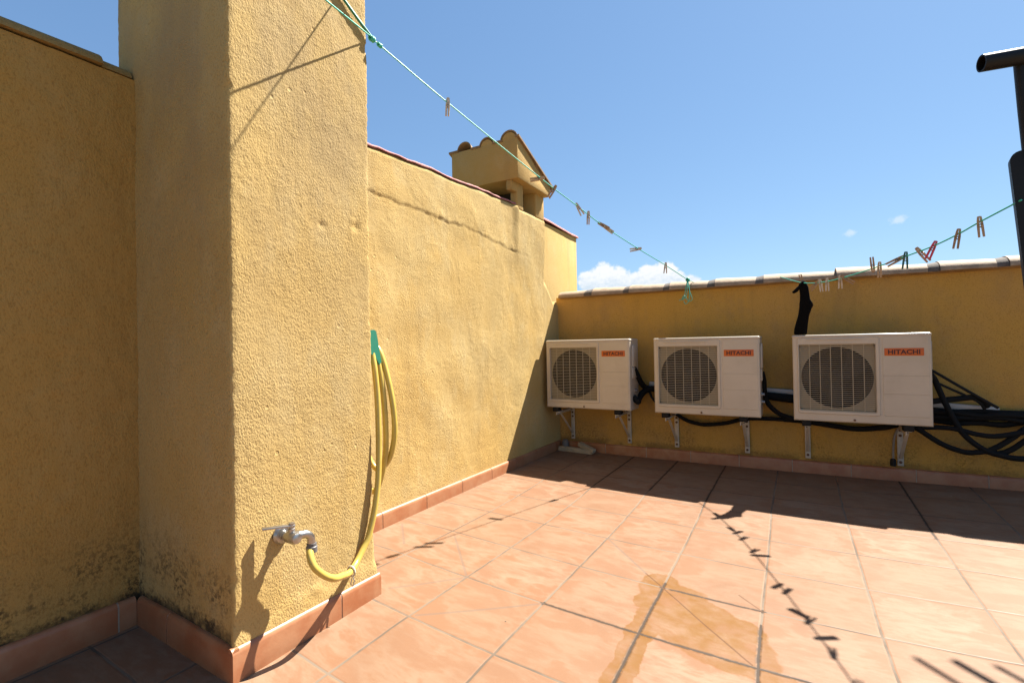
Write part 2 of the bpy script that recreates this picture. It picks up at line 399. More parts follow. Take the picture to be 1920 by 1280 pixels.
def nz(x, y, z, s=1.): return noise.noise(Vector((x*s, y*s, z*s)))
def sm(a, b, t):
    t = max(0., min(1., (t-a)/(b-a))); return t*t*(3-2*t)
def catmull(pts, k=8):
    P = [Vector(p) for p in pts]; P = [2*P[0]-P[1]]+P+[2*P[-1]-P[-2]]; out = []
    for i in range(1, len(P)-2):
        for j in range(k):
            t = j/k; a, b, c, d = P[i-1:i+3]
            out.append(.5*((2*b)+(c-a)*t+(2*a-5*b+4*c-d)*t*t+(3*b-a-3*c+d)*t**3))
    return out+[P[-2]]

# ------------------------------------------------------------------ setting: land and terrace floor
b = MB(); b.add([(-9000, -9000, -19), (9000, -9000, -19), (9000, 9000, -19), (-9000, 9000, -19)], [(0, 1, 2, 3)])
structure(b.build('ground', M_LAND))

def zf(x, y):
    """height of the floor: it falls gently towards the drain joint"""
    x = max(-2.45, min(7., x)); y = max(-2.6, min(8.2, y))
    return -0.002569-0.036515*x+0.013832*y+0.002374*x*x+0.003567*x*y-0.000826*y*y
CX = (-0.0994, 0.0671, 0.04144, -0.00116, -0.03449, 0.004, -2e-05, 7e-05, 0.00444, -0.00196)
CY = (0.09265, -0.08047, -0.03273, 0.01295, 0.01608, -0.00105, 0.00142, -0.00401, 0.00022, 0.0004)
def warp(i, j):
    a = max(-1.2, min(5.2, i)); c = max(-.2, min(5.2, j))
    B = (1, a, c, a*a, a*c, c*c, a**3, a*a*c, a*c*c, c**3)
    return i+sum(p*q for p, q in zip(CX, B)), j+sum(p*q for p, q in zip(CY, B))
def make_floor():
    us = [-4+.25*k for k in range(int(17/.25)+1)]; vs_ = [-9+.25*k for k in range(int(18/.25)+1)]
    V, U = [], []
    for j in vs_:
        for i in us:
            x, y = warp(i, j); V.append((x*S, y*S, zf(x, y)*S)); U.append((i, j))
    n = len(us); F = [(b_*n+a, b_*n+a+1, (b_+1)*n+a+1, (b_+1)*n+a) for b_ in range(len(vs_)-1) for a in range(n-1)]
    me = bpy.data.meshes.new('floor'); me.from_pydata(V, [], F)
    uvl = me.uv_layers.new(name='tiles')
    for lp in me.loops: uvl.data[lp.index].uv = U[lp.vertex_index]
    me.polygons.foreach_set('use_smooth', [True]*len(F)); me.materials.append(M_FLOOR)
    o = bpy.data.objects.new('floor', me); COL.objects.link(o); structure(o)
make_floor()

def skirting(parent, runs):
    """terracotta skirting pieces with a rounded top edge along wall-foot runs: (a, b, outward normal, z_top_a, z_top_b, first joint)"""
    m = MB(); g = MB()
    for a, b_, nrm, za, zb, off in runs:
        a = Vector((*a, 0)); b_ = Vector((*b_, 0)); d = b_-a; L = d.length; d.normalize(); N = Vector((*nrm, 0))
        th = .052; cuts = [0.]; t = off
        while t < L-.04:
            if t > .04: cuts.append(t)
            t += 1.0
        cuts.append(L)
        def sect(tt, e):
            p = a+d*tt; zt = za+(zb-za)*tt/L; z0 = zf(p.x, p.y)-.06
            o = []
            for q, z in [(-.01, z0), (th-e, z0), (th-e, zt-.05), (th-.006-e, zt-.025), (th-.02-e, zt-.008-e), (th-.034, zt-e), (-.01, zt-e)]:
                o.append(p+N*q+Vector((0, 0, z)))
            return o
        for c0, c1 in zip(cuts[:-1], cuts[1:]):
            g0 = .007 if c0 > 0 else 0; g1 = .007 if c1 < L else 0
            m.cur = random.random()+.01
            s0, s1 = sect(c0+g0, 0), sect(c1-g1, 0); n = len(s0)
            m.add(s0+s1, [(i, (i+1) % n, n+(i+1) % n, n+i) for i in range(n)]+[tuple(range(n)), tuple(range(2*n-1, n-1, -1))])
            if c1 < L:
                s0, s1 = sect(c1-.02, .006), sect(c1+.02, .006)
                g.add(s0+s1, [(i, (i+1) % n, n+(i+1) % n, n+i) for i in range(n)]+[tuple(range(n)), tuple(range(2*n-1, n-1, -1))])
    o = m.build('skirting', M_SKIRT, parent)
    if g.v: g.build('skirting_joint', M_GROUT, o)
    return o

# ------------------------------------------------------------------ square pillar in front of the long wall
def make_pillar():
    root = thing('pillar', 'tall square ochre plaster pillar with a tap and a yellow hose on it', 'pillar', (-1.66, -.56, 0))
    x0, x1, y0, y1 = -2.62, -.70, -1.35, .225; r = .022
    pr = []
    def line(a, b_, st):
        n = max(1, int((Vector(b_)-Vector(a)).length/st))
        for k in range(n): pr.append((a[0]+(b_[0]-a[0])*k/n, a[1]+(b_[1]-a[1])*k/n))
    line((x0, y0), (-2.3, y0), .08); line((-2.3, y0), (x1-r, y0), .032)
    for k in range(3): a = -pi/2+pi/2*k/3; pr.append((x1-r+r*cos(a), y0+r+r*sin(a)))
    line((x1, y0+r), (x1, y1-r), .022)
    for k in range(3): a = pi/2*k/3; pr.append((x1-r+r*cos(a), y1-r+r*sin(a)))
    line((x1-r, y1), (x0, y1), .08); line((x0, y1), (x0, y0), .2)
    n = len(pr); zs = [-.1+.028*k for k in range(int(7.2/.028))]+[7.6, 8.2]
    V = []; cx, cy = (x0+x1)/2, (y0+y1)/2
    dents = [(-.42, 3.98, .07, .013), (.03, 4.05, .08, .016), (-.02, 4.09, .04, -.012), (-.40, 4.03, .03, -.01), (-.55, .42, .09, -.010)]
    for z in zs:
        for (x, y) in pr:
            nx = 1. if x > x1-r*1.01 else (-1. if x < x0+.01 else 0.); ny = -1. if y < y0+r*1.01 else (1. if y > y1-r*1.01 else 0.)
            if nx > 0 and y0+r < y < y1-r: ny = 0
            if ny and x < x1-r: nx = 0
            d = .010*nz(x, y, z*.7, 1.4)+.0015*nz(x+5, y, z*.75, 7)+.0040*nz(x, y+3, z*.8, 30)
            
            if nx > 0:
                for dy, dz, rr, h in dents:
                    q = hypot((y-dy)/rr, (z-dz)/(rr*.8)); d -= h*max(0, 1-q*q)**2
                d += .02*sm(.5, .25, z+.05*nz(y, 3, z, 6))
            if abs(nx)+abs(ny) > 1.5: d -= .010*abs(nz(x, y, z, 14))+.02*max(0, nz(1, y, z, 7)-.35)
            V.append((x+nx*d, y+ny*d, z))
    F = [(j*n+i, j*n+(i+1) % n, (j+1)*n+(i+1) % n, (j+1)*n+i) for j in range(len(zs)-1) for i in range(n)]
    m = MB(); m.add(V, F, True); m.add([V[-n+i] for i in range(n)], [tuple(range(n))])
    m.build('plaster', M_PIL, root, sharp=0)
    skirting(root, [((-2.24, y0), (x1+.047, y0), (0, -1), .352, .282, .55), ((x1, y0-.047), (x1, y1+.04), (1, 0), .288, .26, 1.12)])
make_pillar()

# ------------------------------------------------------------------ left wall, in shade
def make_left_wall():
    root = thing('garden_wall', 'shaded ochre plaster wall beside the pillar, capped with half-round tiles', 'wall', (-2.5, -5.2, 0))
    m = MB()
    ys = -9.0; ye = -1.30; nu, nv = 150, 130
    def f(u, v):
        y = ye+(ys-ye)*u**1.7; z = -.1+5.56*v
        return (-2.3+.012*nz(3, y, z, 1.8)+.008*nz(7, y, z, 8)+.006*nz(1, y, z, 22), y, z)
    m.grid(f, nu, nv)
    m.box(-2.85, -2.33, ys, ye, -.1, 5.44)
    m.build('plaster', M_LEFT, root, sharp=0)
    t = MB(); y = -1.37
    cuts = [-1.37, -1.62, -2.75, -3.9, -5.0, -6.1, -7.2, -8.3, -9.0]
    for k, (a, c) in enumerate(zip(cuts[:-1], cuts[1:])):
        rr = .30+.012*(k % 2); V = []; F = []
        for q, yy in enumerate((a, c+.006)):
            rad = rr-.02*q if k else rr-.03
            for i in range(13):
                an = pi*i/12; V.append((-2.57+cos(an)*rad, yy, 5.47+.012*(k % 2)+max(0, sin(an))*rad*.5+.01*nz(yy, i, k)))
        for i in range(12): F.append((i, i+1, 14+i, 13+i))
        F += [tuple(range(13)), tuple(range(25, 12, -1)), (0, 13, 25, 12)]
        t.add(V, F, True)
    t.build('coping', stucco('left_coping_render', (.38, .25, .09), (.36, .23, .07), (.38, .27, .11), .3), root, sharp=50)
    skirting(root, [((-2.3, -9.), (-2.3, -1.402), (1, 0), .40, .352, .45)])
make_left_wall()

# ------------------------------------------------------------------ long sunlit wall
def wb_top(y): return 5.70+.035*y+.03*nz(y, 2, 1, 1.3)+.012*nz(y, 5, 1, 5)
def make_long_wall():
    root = thing('parapet_wall', 'long sunlit ochre plaster wall with a ragged crack and red painted top', 'wall', (-2.3, 3.6, 0))
    m = MB(); y0, y1 = .19, 7.2; nu, nv = 230, 240
    def x_at(y, z):
        zc = 5.07-.035*(y-1.4)-.06*sm(3, 6, y)+.05*nz(y, 4, 2, 1.1)+.035*nz(y, 8, 2, 4)+.024*nz(y, 1, 2, 12)+.012*nz(y, 3, 2, 31)
        up_ = sm(zc-.02, zc+.03+.05*abs(nz(y, 7, 2, 5)), z)*sm(6.15, 5.75, y)
        x = -2.0+.010*up_*(1+.7*nz(y, z, 3, 2.5))
        x -= .010*sm(.026, 0, abs(z-zc+.02+.02*nz(y, z, 2, 17)))*sm(6.0, 5.6, y)*max(0, .45+.9*nz(y, 2, 7, 4))
        x += .010*sm(.16, 0, abs(z-zc-.05))*max(0, nz(y, z, 6, 9))*sm(6.0, 5.6, y)
        x += .014*nz(y, z, 8, 1.6)+.002*nz(y, z, 3, 7)+.003*nz(y, z, 5, 24)
        x += .05*sm(5.66, 5.90, y+.03*nz(y, z, 1, 3))*sm(4.2, 5.6, z)       # chimney breast stands proud
        return x
    def f(u, v):
        y = y0+(y1-y0)*u; zt = wb_top(y)
        if y > 5.84: zt = 5.82+(zt-5.82)*sm(5.92, 5.84, y)
        z = -.1+(zt+.1)*v
        x = x_at(y, z)
        x -= .05*sm(zt-.10, zt, z)**2
        return (x, y, z)
    m.grid(f, nu, nv)
    # top and back of the wall
    tp = [f(i/nu, 1) for i in range(nu+1)]
    m.add(tp+[(-2.55, p[1], p[2]+.01) for p in tp]+[(-2.55, p[1], -.1) for p in tp],
          [(i, i+1, nu+2+i, nu+1+i) for i in range(nu)]+[(nu+1+i, nu+2+i, 2*nu+3+i, 2*nu+2+i) for i in range(nu)], True)
    # far end, and the low part that runs on to the back wall under a mortar fillet
    en = [f(1, j/nv) for j in range(nv+1)]
    m.add(en+[(-2.55, y1, p[2]) for p in en], [(j, j+1, nv+2+j, nv+1+j) for j in range(nv)])
    def g(u, v):
        y = y1+(8.1-y1)*u; zt = 4.36-.55*sm(0, .75, u)+.06*sm(.75, 1, u)
        return (x_at(y, min(3.9, -.1+(zt+.1)*v))-.05*sm(.97, 1, v), y, -.1+(zt+.1)*v)
    m.grid(g, 24, 90)
    tp = [g(i/24, 1) for i in range(25)]
    m.add(tp+[(-2.55, p[1], p[2]+.02) for p in tp]+[(-2.55, p[1], -.1) for p in tp], [(i, i+1, 26+i, 25+i) for i in range(24)]+[(25+i, 26+i, 51+i, 50+i) for i in range(24)], True)
    m.build('plaster', M_WALLB, root, sharp=0)
    lip = MB(); V = []; F = []; n = 140; K = 9
    for i in range(n+1):
        y = .2+(5.80-.2)*i/n; zt = wb_top(y); w_ = .062+.028*nz(y, 3, 3, 1.7)+.014*nz(y, 1, 3, 6); x = x_at(y, zt)-.04
        for k_ in range(K):
            a = -.35+(pi+.3)*k_/(K-1)
            V.append((x-.12+.17*cos(a)*(1+.1*nz(y, 9, 1, 3)), y, zt-.012+w_*max(-.2, sin(a))))
    for i in range(n):
        for k_ in range(K-1): F.append((i*K+k_, (i+1)*K+k_, (i+1)*K+k_+1, i*K+k_+1))
    lip.add(V, F, True); lip.build('coping', M_LIP, root, sharp=0, fixn=False)
    skirting(root, [((-2.0, .19), (-2.0, 7.955), (1, 0), .325, .30, .42)])
make_long_wall()

# ------------------------------------------------------------------ chimney on the long wall
def make_chimney():
    root = thing('chimney', 'plastered chimney stack with open slots and a sloping tiled cap, on the sunlit wall', 'chimney', (-2.7, 6.4, 5.8))
    m = MB(); m.box(-3.5, -2.56, 5.85, 7.19, 4.0, 5.80, .02); m.build('shaft', M_CHIM, root)
    m = MB(); m.box(-3.44, -2.45, 6.45, 7.1, 5.78, 6.40, .02); m.box(-3.49, -3.40, 5.9, 7.15, 5.79, 6.39); m.box(-3.4, -2.15, 5.92, 7.1, 5.801, 5.815); m.build('shade_dark_flue', plain('flue_shade', (.03, .022, .016), .95), root)  # flue core coloured near-black to paint in the deep shade under the cap
    for (xa, xb, ya, yb) in ((-2.13, -1.955, 5.84, 6.14), (-2.30, -1.955, 6.74, 7.19), (-3.5, -3.1, 5.85, 6.2), (-3.5, -3.1, 6.8, 7.19)):
        m = MB(); m.box(xa, xb, ya, yb, 5.78, 6.38, .03, 3)
        if xa > -2.5 and ya < 6: m.box(xa+.01, xb-.004, 5.63, 5.95, 6.15, 6.385, .04, 3)
        m.build('leg', M_CHIM, root)
    m = MB()
    x0, x1, ya, yb = -3.56, -1.79, 5.6, 7.22
    out = [(x1, ya, 6.37), (x1, yb, 6.35), (x1, yb, 6.60), (x1, ya, 7.26)]
    bm = bmesh.new(); vs = [bm.verts.new(p) for p in out]+[bm.verts.new((x0, p[1], p[2])) for p in out]
    for f_ in ((0, 1, 2, 3), (7, 6, 5, 4), (0, 4, 5, 1), (1, 5, 6, 2), (2, 6, 7, 3), (3, 7, 4, 0)): bm.faces.new([vs[i] for i in f_])
    bmesh.ops.recalc_face_normals(bm, faces=bm.faces)
    bmesh.ops.bevel(bm, geom=bm.edges[:], offset=.025, segments=2, affect='EDGES', profile=.5); m.bm(bm, True)
    # the mortared scallops under the tile ends, flush with the front
    for xc, r_ in ((-2.0, .20), (-2.58, .17)):
        V = [(xc+r_*cos(pi*i/10), ya+.004, 7.19+r_*1.05*sin(pi*i/10)) for i in range(11)]
        m.prism(V, (0, .14, -.05))
    m.build('cap', M_CHIM, root)
    sl = (6.60-7.26)/(yb-ya)
    def half(xc, r_, ya_, yb_, dz, th=.028):
        V = []
        for yy, rr in ((ya_, r_), (yb_, r_*.93)):
            for q in (rr, rr-th):
                for i in range(11): a = pi*i/10; V.append((xc+q*cos(a), yy, 7.24+dz+sl*(yy-ya)+q*sin(a)*.95))
        F = []
        for i in range(10): F += [(i, i+1, 23+i, 22+i), (11+i, 12+i, 34+i, 33+i), (i, i+1, 12+i, 11+i), (22+i, 23+i, 34+i, 33+i)]
        F += [(0, 11, 33, 22), (10, 21, 43, 32)]
        return V, F
    for xc, r_, o in ((-2.0, .225, .03), (-2.58, .20, .03), (-3.17, .20, -.05)):
        t = MB(); V, F = half(xc, r_, ya-.03+.03*(o > 0), ya+.92, .0); t.add(V, F, True)
        V, F = half(xc, r_, ya+.80, yb+.12, -.035); t.add(V, F, True)
        t.build('roof_tile', M_ROOFT, root, sharp=45)
    t = MB()
    for xa, xb, dz in ((-1.84, -1.735, 0), (-2.42, -2.16, -.03), (-3.0, -2.74, -.03), (-3.62, -3.36, -.01)):
        t.prism([(xa, ya-.02, 7.26+dz), (xb, ya-.02, 7.26+dz), (xb, ya-.02, 7.30+dz), (xa, ya-.02, 7.30+dz)], (0, yb-ya+.12, sl*(yb-ya+.12)))
    t.build('channel_tiles', M_ROOFT, root)
make_chimney()

# the neighbouring wall seen past the chimney
def make_far_wall():
    root = thing('neighbour_wall', 'smooth sunlit ochre wall end standing beyond the chimney and the low back wall', 'wall', (-2.9, 9.2, 0))
    m = MB(); m.box(-3.4, -2.4, 7.5, 10.3, -.1, 6.0, .03)
    m.build('plaster', M_FAR, root)
    t = MB(); V = []; F = []; K = 9; n = 24
    for i in range(n+1):
        y = 7.5+2.84*i/n; zt = 6.0+.07*cos(i/n*3)+.015*nz(y, 1, 1, 4)+.06*i/n
        for k_ in range(K):
            a = -.2+(pi+.4)*k_/(K-1); V.append((-2.55+.20*cos(a), y, zt+.09*sin(a)))
    for i in range(n):
        for k_ in range(K-1): F.append((i*K+k_, (i+1)*K+k_, (i+1)*K+k_+1, i*K+k_+1))
    F += [tuple(range(K)), tuple(n*K+i for i in range(K))]
    t.add(V, F, True); t.build('coping', M_LIP, root, sharp=60)
make_far_wall()

# ------------------------------------------------------------------ low back wall with its half-round coping tiles
def make_back_wall():
    root = thing('boundary_wall', 'low shaded ochre plaster wall carrying the three air conditioners, topped with clay coping', 'wall', (4.5, 8.25, 0))
    m = MB(); X0, X1 = -2.05, 13.
    def f(u, v):
        x = X0+(X1-X0)*u; z = -.1+4.06*v
        return (x, 8.0-.014*nz(x, 1, z, 1.2)-.007*nz(x, 5, z, 6), z)
    m.grid(f, 220, 60)
    m.box(X0, X1, 8.03, 8.5, -.1, 3.955)
    m.build('plaster', M_BACK, root, sharp=0)
    js = [-1.95, -1.01, -.08, .86, 1.83, 2.78, 4.06, 5.63, 6.55, 7.6, 8.65, 9.7, 10.75, 11.8, 13]
    cy = 8.23
    for k, (a, c) in enumerate(zip(js[:-1], js[1:])):
        t = MB(); V = []; F = []; rA, rB = (.455 if k == 6 else .405)+.01*nz(k, 1, 1, 9), .325
        hz = 3.955+.012*nz(k, 4, 1, 3); N = 15
        st = [(a+.0, rA), (a+.10, rA), (a+.12+.5*(c-a), (rA+rB)/2), (c+.10, rB)]
        if k == 0: st = [(a, rB), (c+.1, rB)]
        for xx, rr in st:
            for q in (rr, rr-.035):
                for i in range(N):
                    an = pi*i/(N-1); V.append((xx, cy-q*cos(an), hz+q*sin(an)*.52+(.0 if q == rr else -.012)+.004*nz(xx, i, k, 3)))
        for s_ in range(len(st)-1):
            o0 = s_*2*N; o1 = o0+2*N
            for i in range(N-1): F += [(o0+i, o0+i+1, o1+i+1, o1+i), (o0+N+i, o0+N+i+1, o1+N+i+1, o1+N+i)]
            F += [(o0, o0+N, o1+N, o1), (o0+N-1, o0+2*N-1, o1+2*N-1, o1+N-1)]
        for o0 in (0, (len(st)-1)*2*N):
            for i in range(N-1): F.append((o0+i, o0+i+1, o0+N+i+1, o0+N+i))
        t.add(V, F, True); ct = t.build('coping_tile', M_TILECAP, root, sharp=50)
        if k and k != 6:   # rough mortar packed into the mouth of the tile
            g = MB(); V = []; rr = rA-.012
            for xx, q in ((a-.24, rB+.004), (a-.17, rB+.022), (a-.03, rr-.006), (a+.05, rr-.02)):
                for i in range(N):
                    an = pi*i/(N-1); e = .012*nz(xx*7, i*.6, k, 2); V.append((xx+e, cy-(q+e)*cos(an), hz-.004+(q+e)*sin(an)*.52))
            F = [(s_*N+i, s_*N+i+1, s_*N+N+i+1, s_*N+N+i) for s_ in range(3) for i in range(N-1)]
            g.add(V, F, True); g.build('mortar', M_MORTAR, ct, sharp=0)
    # bedding mortar under the tiles
    bmm = MB(); bmm.box(X0+.1, X1, 8.0-.05, 8.45, 3.92, 3.962, .012); bmm.build('mortar_bed', stucco('bed_render', (.42, .25, .09), (.36, .20, .07), (.45, .28, .11), .5), root)
    skirting(root, [((-1.95, 8.0), (13., 8.0), (0, -1), .288, .345, .18)])
make_back_wall()

# ------------------------------------------------------------------ air conditioner outdoor units
UW, UD, UH = 2.035, .62, 1.585
def ring(m, outer, inner, y0, y1=None):
    """planar ring between two closed loops of equal length ((x, z) points) at y0 (and depth y1 for the inner wall)"""
    n = len(outer); y1 = y0 if y1 is None else y1
    V = [(x, y0, z) for x, z in outer]+[(x, y1, z) for x, z in inner]
    m.add(V, [(i, (i+1) % n, n+(i+1) % n, n+i) for i in range(n)])
def rrect(x0, x1, z0, z1, r, k=5):
    o = []
    for cx, cz, a0 in ((x1-r, z1-r, 0), (x0+r, z1-r, 90), (x0+r, z0+r, 180), (x1-r, z0+r, 270)):
        for i in range(k+1): a = R(a0+90*i/k); o.append((cx+r*cos(a), cz+r*sin(a)))
    return o
def make_unit():
    """local: origin at the middle of the front bottom edge, front face at y = 0, body towards +y"""
    root = thing('air_conditioner', 'cream air conditioner with round fan grille', 'air conditioner', (0, 0, 0), 'air conditioner units on the back wall', local=True)
    h = UW/2
    gx0, gx1, gz0, gz1 = -h+.105, -h+1.265, .195, 1.405            # grille rectangle
    m = MB()
    # body shell: sides, back, bottom; top is the lid
    bm = bmesh.new(); bmesh.ops.create_cube(bm, size=1)
    for v in bm.verts: v.co = Vector((v.co.x*UW, (v.co.y+.5)*UD, (v.co.z+.5)*(UH-.045)))
    fr = [f for f in bm.faces if f.normal.y < -.5]; bmesh.ops.delete(bm, geom=fr, context='FACES')
    m.bm(bm)
    e = .018
    outer0 = rrect(-h, h, 0, UH-.045, .002); outer1 = rrect(-h+e, h-e, e, UH-.05, .012)
    ring(m, outer0, outer1, .004, -.012)
    # front sheet with the rectangular mouth of the grille
    gl = rrect(gx0, gx1, gz0, gz1, .02)
    ring(m, outer1, gl, -.012)
    ring(m, gl, gl, -.012, .045)
    m.build('casing', M_UNIT, root, sharp=30)
    lid = MB(); lid.box(-h-.008, h+.008, -.020, UD+.008, UH-.062, UH, .03, 3); lid.build('lid', M_UNIT, root)
    # raised fan panel and service panel
    fp = MB(); A = rrect(-h+.075, -h+1.325, .135, 1.535, .045); B = rrect(-h+.085, -h+1.315, .145, 1.525, .04); Cc = rrect(gx0-.008, gx1+.008, gz0-.008, gz1+.008, .02)
    ring(fp, A, B, -.012, -.030); ring(fp, B, Cc, -.030); ring(fp, Cc, Cc, -.030, -.005)
    fp.box(-h+.22, -h+1.08, -.042, -.026, 1.487, 1.507, .006)       # finger lip
    fp.build('fan_panel', M_UNIT, root, sharp=30)
    sp = MB(); A = rrect(-h+1.365, h-.035, .145, 1.525, .03); B = rrect(-h+1.371, h-.041, .151, 1.519, .03)
    ring(sp, A, B, -.012, -.018)
    for za, zb in ((.151, .5275), (.531, .8475), (.851, 1.519)):
        q = rrect(-h+1.371, h-.041, za, zb, .012); sp.add([(x, -.018, z) for x, z in q], [tuple(range(len(q)))])
        q2 = rrect(-h+1.369, h-.039, za-.0015, zb+.0015, .012); ring(sp, q2, q, -.012, -.018)
    sp.build('service_panel', M_UNIT, root, sharp=30)
    # recessed plate with the round fan opening
    cx, cz, cr = (gx0+gx1)/2+.005, (gz0+gz1)/2+.0, .553
    n = 64; circ = [(cx+cr*cos(2*pi*i/n+pi/n), cz+cr*sin(2*pi*i/n+pi/n)) for i in range(n)]
    hx, hz = (gx1-gx0)/2, (gz1-gz0)/2; sq = []
    for i in range(n):
        a = 2*pi*i/n+pi/n; c_, s_ = cos(a), sin(a); t = min(hx/abs(c_), hz/abs(s_)); sq.append(((gx0+gx1)/2+t*c_, (gz0+gz1)/2+t*s_))
    g = MB(); ring(g, sq, circ, .045)
    g.build('grille_plate', M_GRILLE, root)
    d = MB(); ring(d, circ, circ, .045, .26); d.add([(x, .26, z) for x, z in circ], [tuple(range(n))])
    d.build('fan_duct', M_DARK, root)
    fan = MB(); fan.lathe([(0, -.03), (.10, -.025), (.13, .0), (.13, .09)], (cx, .14, cz), 'Y', 24)
    for k in range(3):
        a0 = 2*pi*k/3+.4; V = []; F = []
        for i in range(9):
            r_ = .12+.40*i/8; sw = .75*(i/8)**1.3
            for j in range(7):
                t = -.55+1.1*j/6; a = a0+sw*.6+t*(1-.25*i/8)
                V.append((cx+r_*cos(a), .14+.05*t*1.2, cz+r_*sin(a)))
        for i in range(8):
            for j in range(6): F.append((i*7+j, i*7+j+1, i*7+j+8, i*7+j+7))
        fan.add(V, F, True)
    fan.build('fan', M_FAN, root, fixn=False)
    wr = MB(); nw = 33
    for i in range(nw+1):
        z = gz0+.012+(gz1-gz0-.024)*i/nw; wr.tube([(gx0, -.016, z), (gx1, -.016, z)], .0044, 6, False)
    for i in range(1, 7):
        x = gx0+(gx1-gx0)*i/7; wr.tube([(x, -.004, gz0), (x, -.004, gz1)], .0058, 6, False)
    wr.build('grille', M_WIRE, root)
    lg = MB(); lg.box(.375, .915, -.024, -.016, 1.195, 1.325, .004); lo = lg.build('name_plate', M_LOGO, root)
    cu = bpy.data.curves.new('lettering', 'FONT'); cu.body = 'HITACHI'; cu.size = 1; cu.offset = .032; cu.space_character = 1.04; cu.extrude = .0; cu.resolution_u = 3
    to = bpy.data.objects.new('tmp', cu); COL.objects.link(to)
    me = bpy.data.meshes.new_from_object(to.evaluated_get(bpy.context.evaluated_depsgraph_get())); bpy.data.objects.remove(to)
    xs = [v.co.x for v in me.vertices]; ys = [v.co.y for v in me.vertices]
    a0, a1, b0, b1 = min(xs), max(xs), min(ys), max(ys)
    lt = MB(); lt.add([(.425+(v.co.x-a0)/(a1-a0)*.44, -.0265, 1.22+(v.co.y-b0)/(b1-b0)*.080) for v in me.vertices], [tuple(p.vertices) for p in me.polygons])
    lt.build('lettering', M_LETTER, lo, sharp=0)
    sc = MB(); sc.lathe([(0, -.02), (.016, -.02), (.02, -.012)], (-h+.945, -.012, .048), 'Y', 12); sc.build('screw', M_BOLT, root)
    sc = MB(); sc.box(h-.002, h+.035, .14, .40, .95, 1.44, .015); sc.box(h-.002, h+.025, .14, .44, .70, .94, .01); sc.build('valve_cover', M_UNIT, root)
    vl = MB()
    for zz in (.42, .27): vl.lathe([(.045, 0), (.045, .02), (.03, .025), (.03, .05), (0, .05)], (h, .36, zz), 'X', 12)
    vl.build('valve', M_STEEL, root)
    for x in (-h+.20, h-.32):
        ft = MB(); ft.box(x-.075, x+.075, .03, .22, -.11, .0, .014); ft.lathe([(0, 0), (.014, 0), (.014, .04), (0, .04)], (x, .16, -.15), 'Z', 8); ft.build('rubber_foot', M_RUBBER, root)
        fs = MB(); fs.box(x-.075, x+.075, .10, .30, -.012, .004, .004); fs.build('foot_plate', M_BRK, root)
    return root
unit = make_unit()
us = [(-.845, 6.985, 1.268), (1.715, 6.985, 1.262), (4.305, 6.985, 1.258)]
ul = ['cream air conditioner nearest the corner with the sunlit wall', 'cream air conditioner in the middle, between the corner one and the one under the sock',
      'cream air conditioner beside the tangle of black pipes, a sock hanging at its corner']
units = []
for i, (p_, l_) in enumerate(zip(us, ul)):
    o = unit if i == 0 else copy_tree(unit)
    o.location = Vector(p_)*S; o['label'] = l_; units.append(o)

# ------------------------------------------------------------------ wall brackets
def make_bracket():
    root = thing('wall_bracket', 'white steel bracket', 'bracket', (0, 0, 0), 'brackets under the air conditioners', local=True)
    m = MB(); m.box(-.048, .048, -.03, -.006, .36, 1.13, .006); m.build('wall_plate', M_BRK, root)
    m = MB(); m.box(-.045, .045, -.93, -.031, 1.135, 1.158, .005); m.box(-.045, -.030, -.93, -.031, 1.075, 1.137, .003); m.build('arm', M_BRK, root)
    m = MB(); m.box(-.028, .028, -.006, .006, 0, 1, .003, 1, Matrix.Translation((.0, -.036, .50)) @ Matrix.Rotation(R(50.5), 4, 'X') @ Matrix.Diagonal((1, 1, .93, 1)))
    m.build('brace', M_BRK, root)
    for z in (.43, .93, 1.03):
        m = MB(); m.lathe([(.026, 0), (.026, .012), (.015, .02), (0, .02)], (0, -.03, z), 'Y', 8, Matrix.Scale(-1, 4, (0, 1, 0))); m.build('bolt', M_BOLT, root)
    return root
br = make_bracket()
bl = ['white steel bracket under the corner air conditioner, on its side towards the sunlit wall', 'white steel bracket under the corner air conditioner, on its pipe side',
      'white steel bracket under the middle air conditioner where the sagging black pipe begins', 'white steel bracket under the middle air conditioner where the sagging black pipe ends',
      'white steel bracket under the air conditioner with the sock, below its fan', 'white steel bracket beside the thin grey drain tube, near the black pipe tangle']
for i, x in enumerate((-1.625, -.165, .935, 2.395, 3.51, 5.005)):
    o = br if i == 0 else copy_tree(br)
    o.location = Vector((x, 7.985, 0))*S; o['label'] = bl[i]

# ------------------------------------------------------------------ pipes and cables along the back wall
def pipe(name, label, cat, pts, r, mat, group=None, k=8, seg=10):
    m = MB(); m.tube(catmull(pts, k), r, seg); o = m.build(name, mat, loc=pts[0], sharp=60)
    return tag(o, label, cat, group)
G1 = 'black insulated pipes on the back wall'
pipe('insulated_pipe', 'black insulated pipe pair bending from the side of the corner air conditioner to the wall', 'pipe',
     [(.17, 7.3, 2.18), (.20, 7.45, 2.02), (.22, 7.62, 1.86), (.28, 7.78, 1.73), (.45, 7.86, 1.68), (.8, 7.9, 1.66), (1.6, 7.9, 1.64), (2.6, 7.9, 1.62), (2.85, 7.86, 1.62), (3.3, 7.88, 1.58)], .062, M_FOAM, G1)
pipe('insulated_pipe', 'black insulated pipe rising from the valves of the corner air conditioner to the wall bundle', 'pipe',
     [(.165, 7.2, 1.56), (.25, 7.25, 1.45), (.22, 7.45, 1.48), (.25, 7.65, 1.60), (.36, 7.8, 1.68), (.55, 7.84, 1.70)], .07, M_FOAM, G1)
pipe('cable', 'thin black cable drooping between the corner and the middle air conditioners', 'cable',
     [(.30, 7.8, 1.72), (.37, 7.8, 1.62), (.45, 7.8, 1.46), (.62, 7.82, 1.30), (.9, 7.8, 1.18)], .028, M_RUBBER)
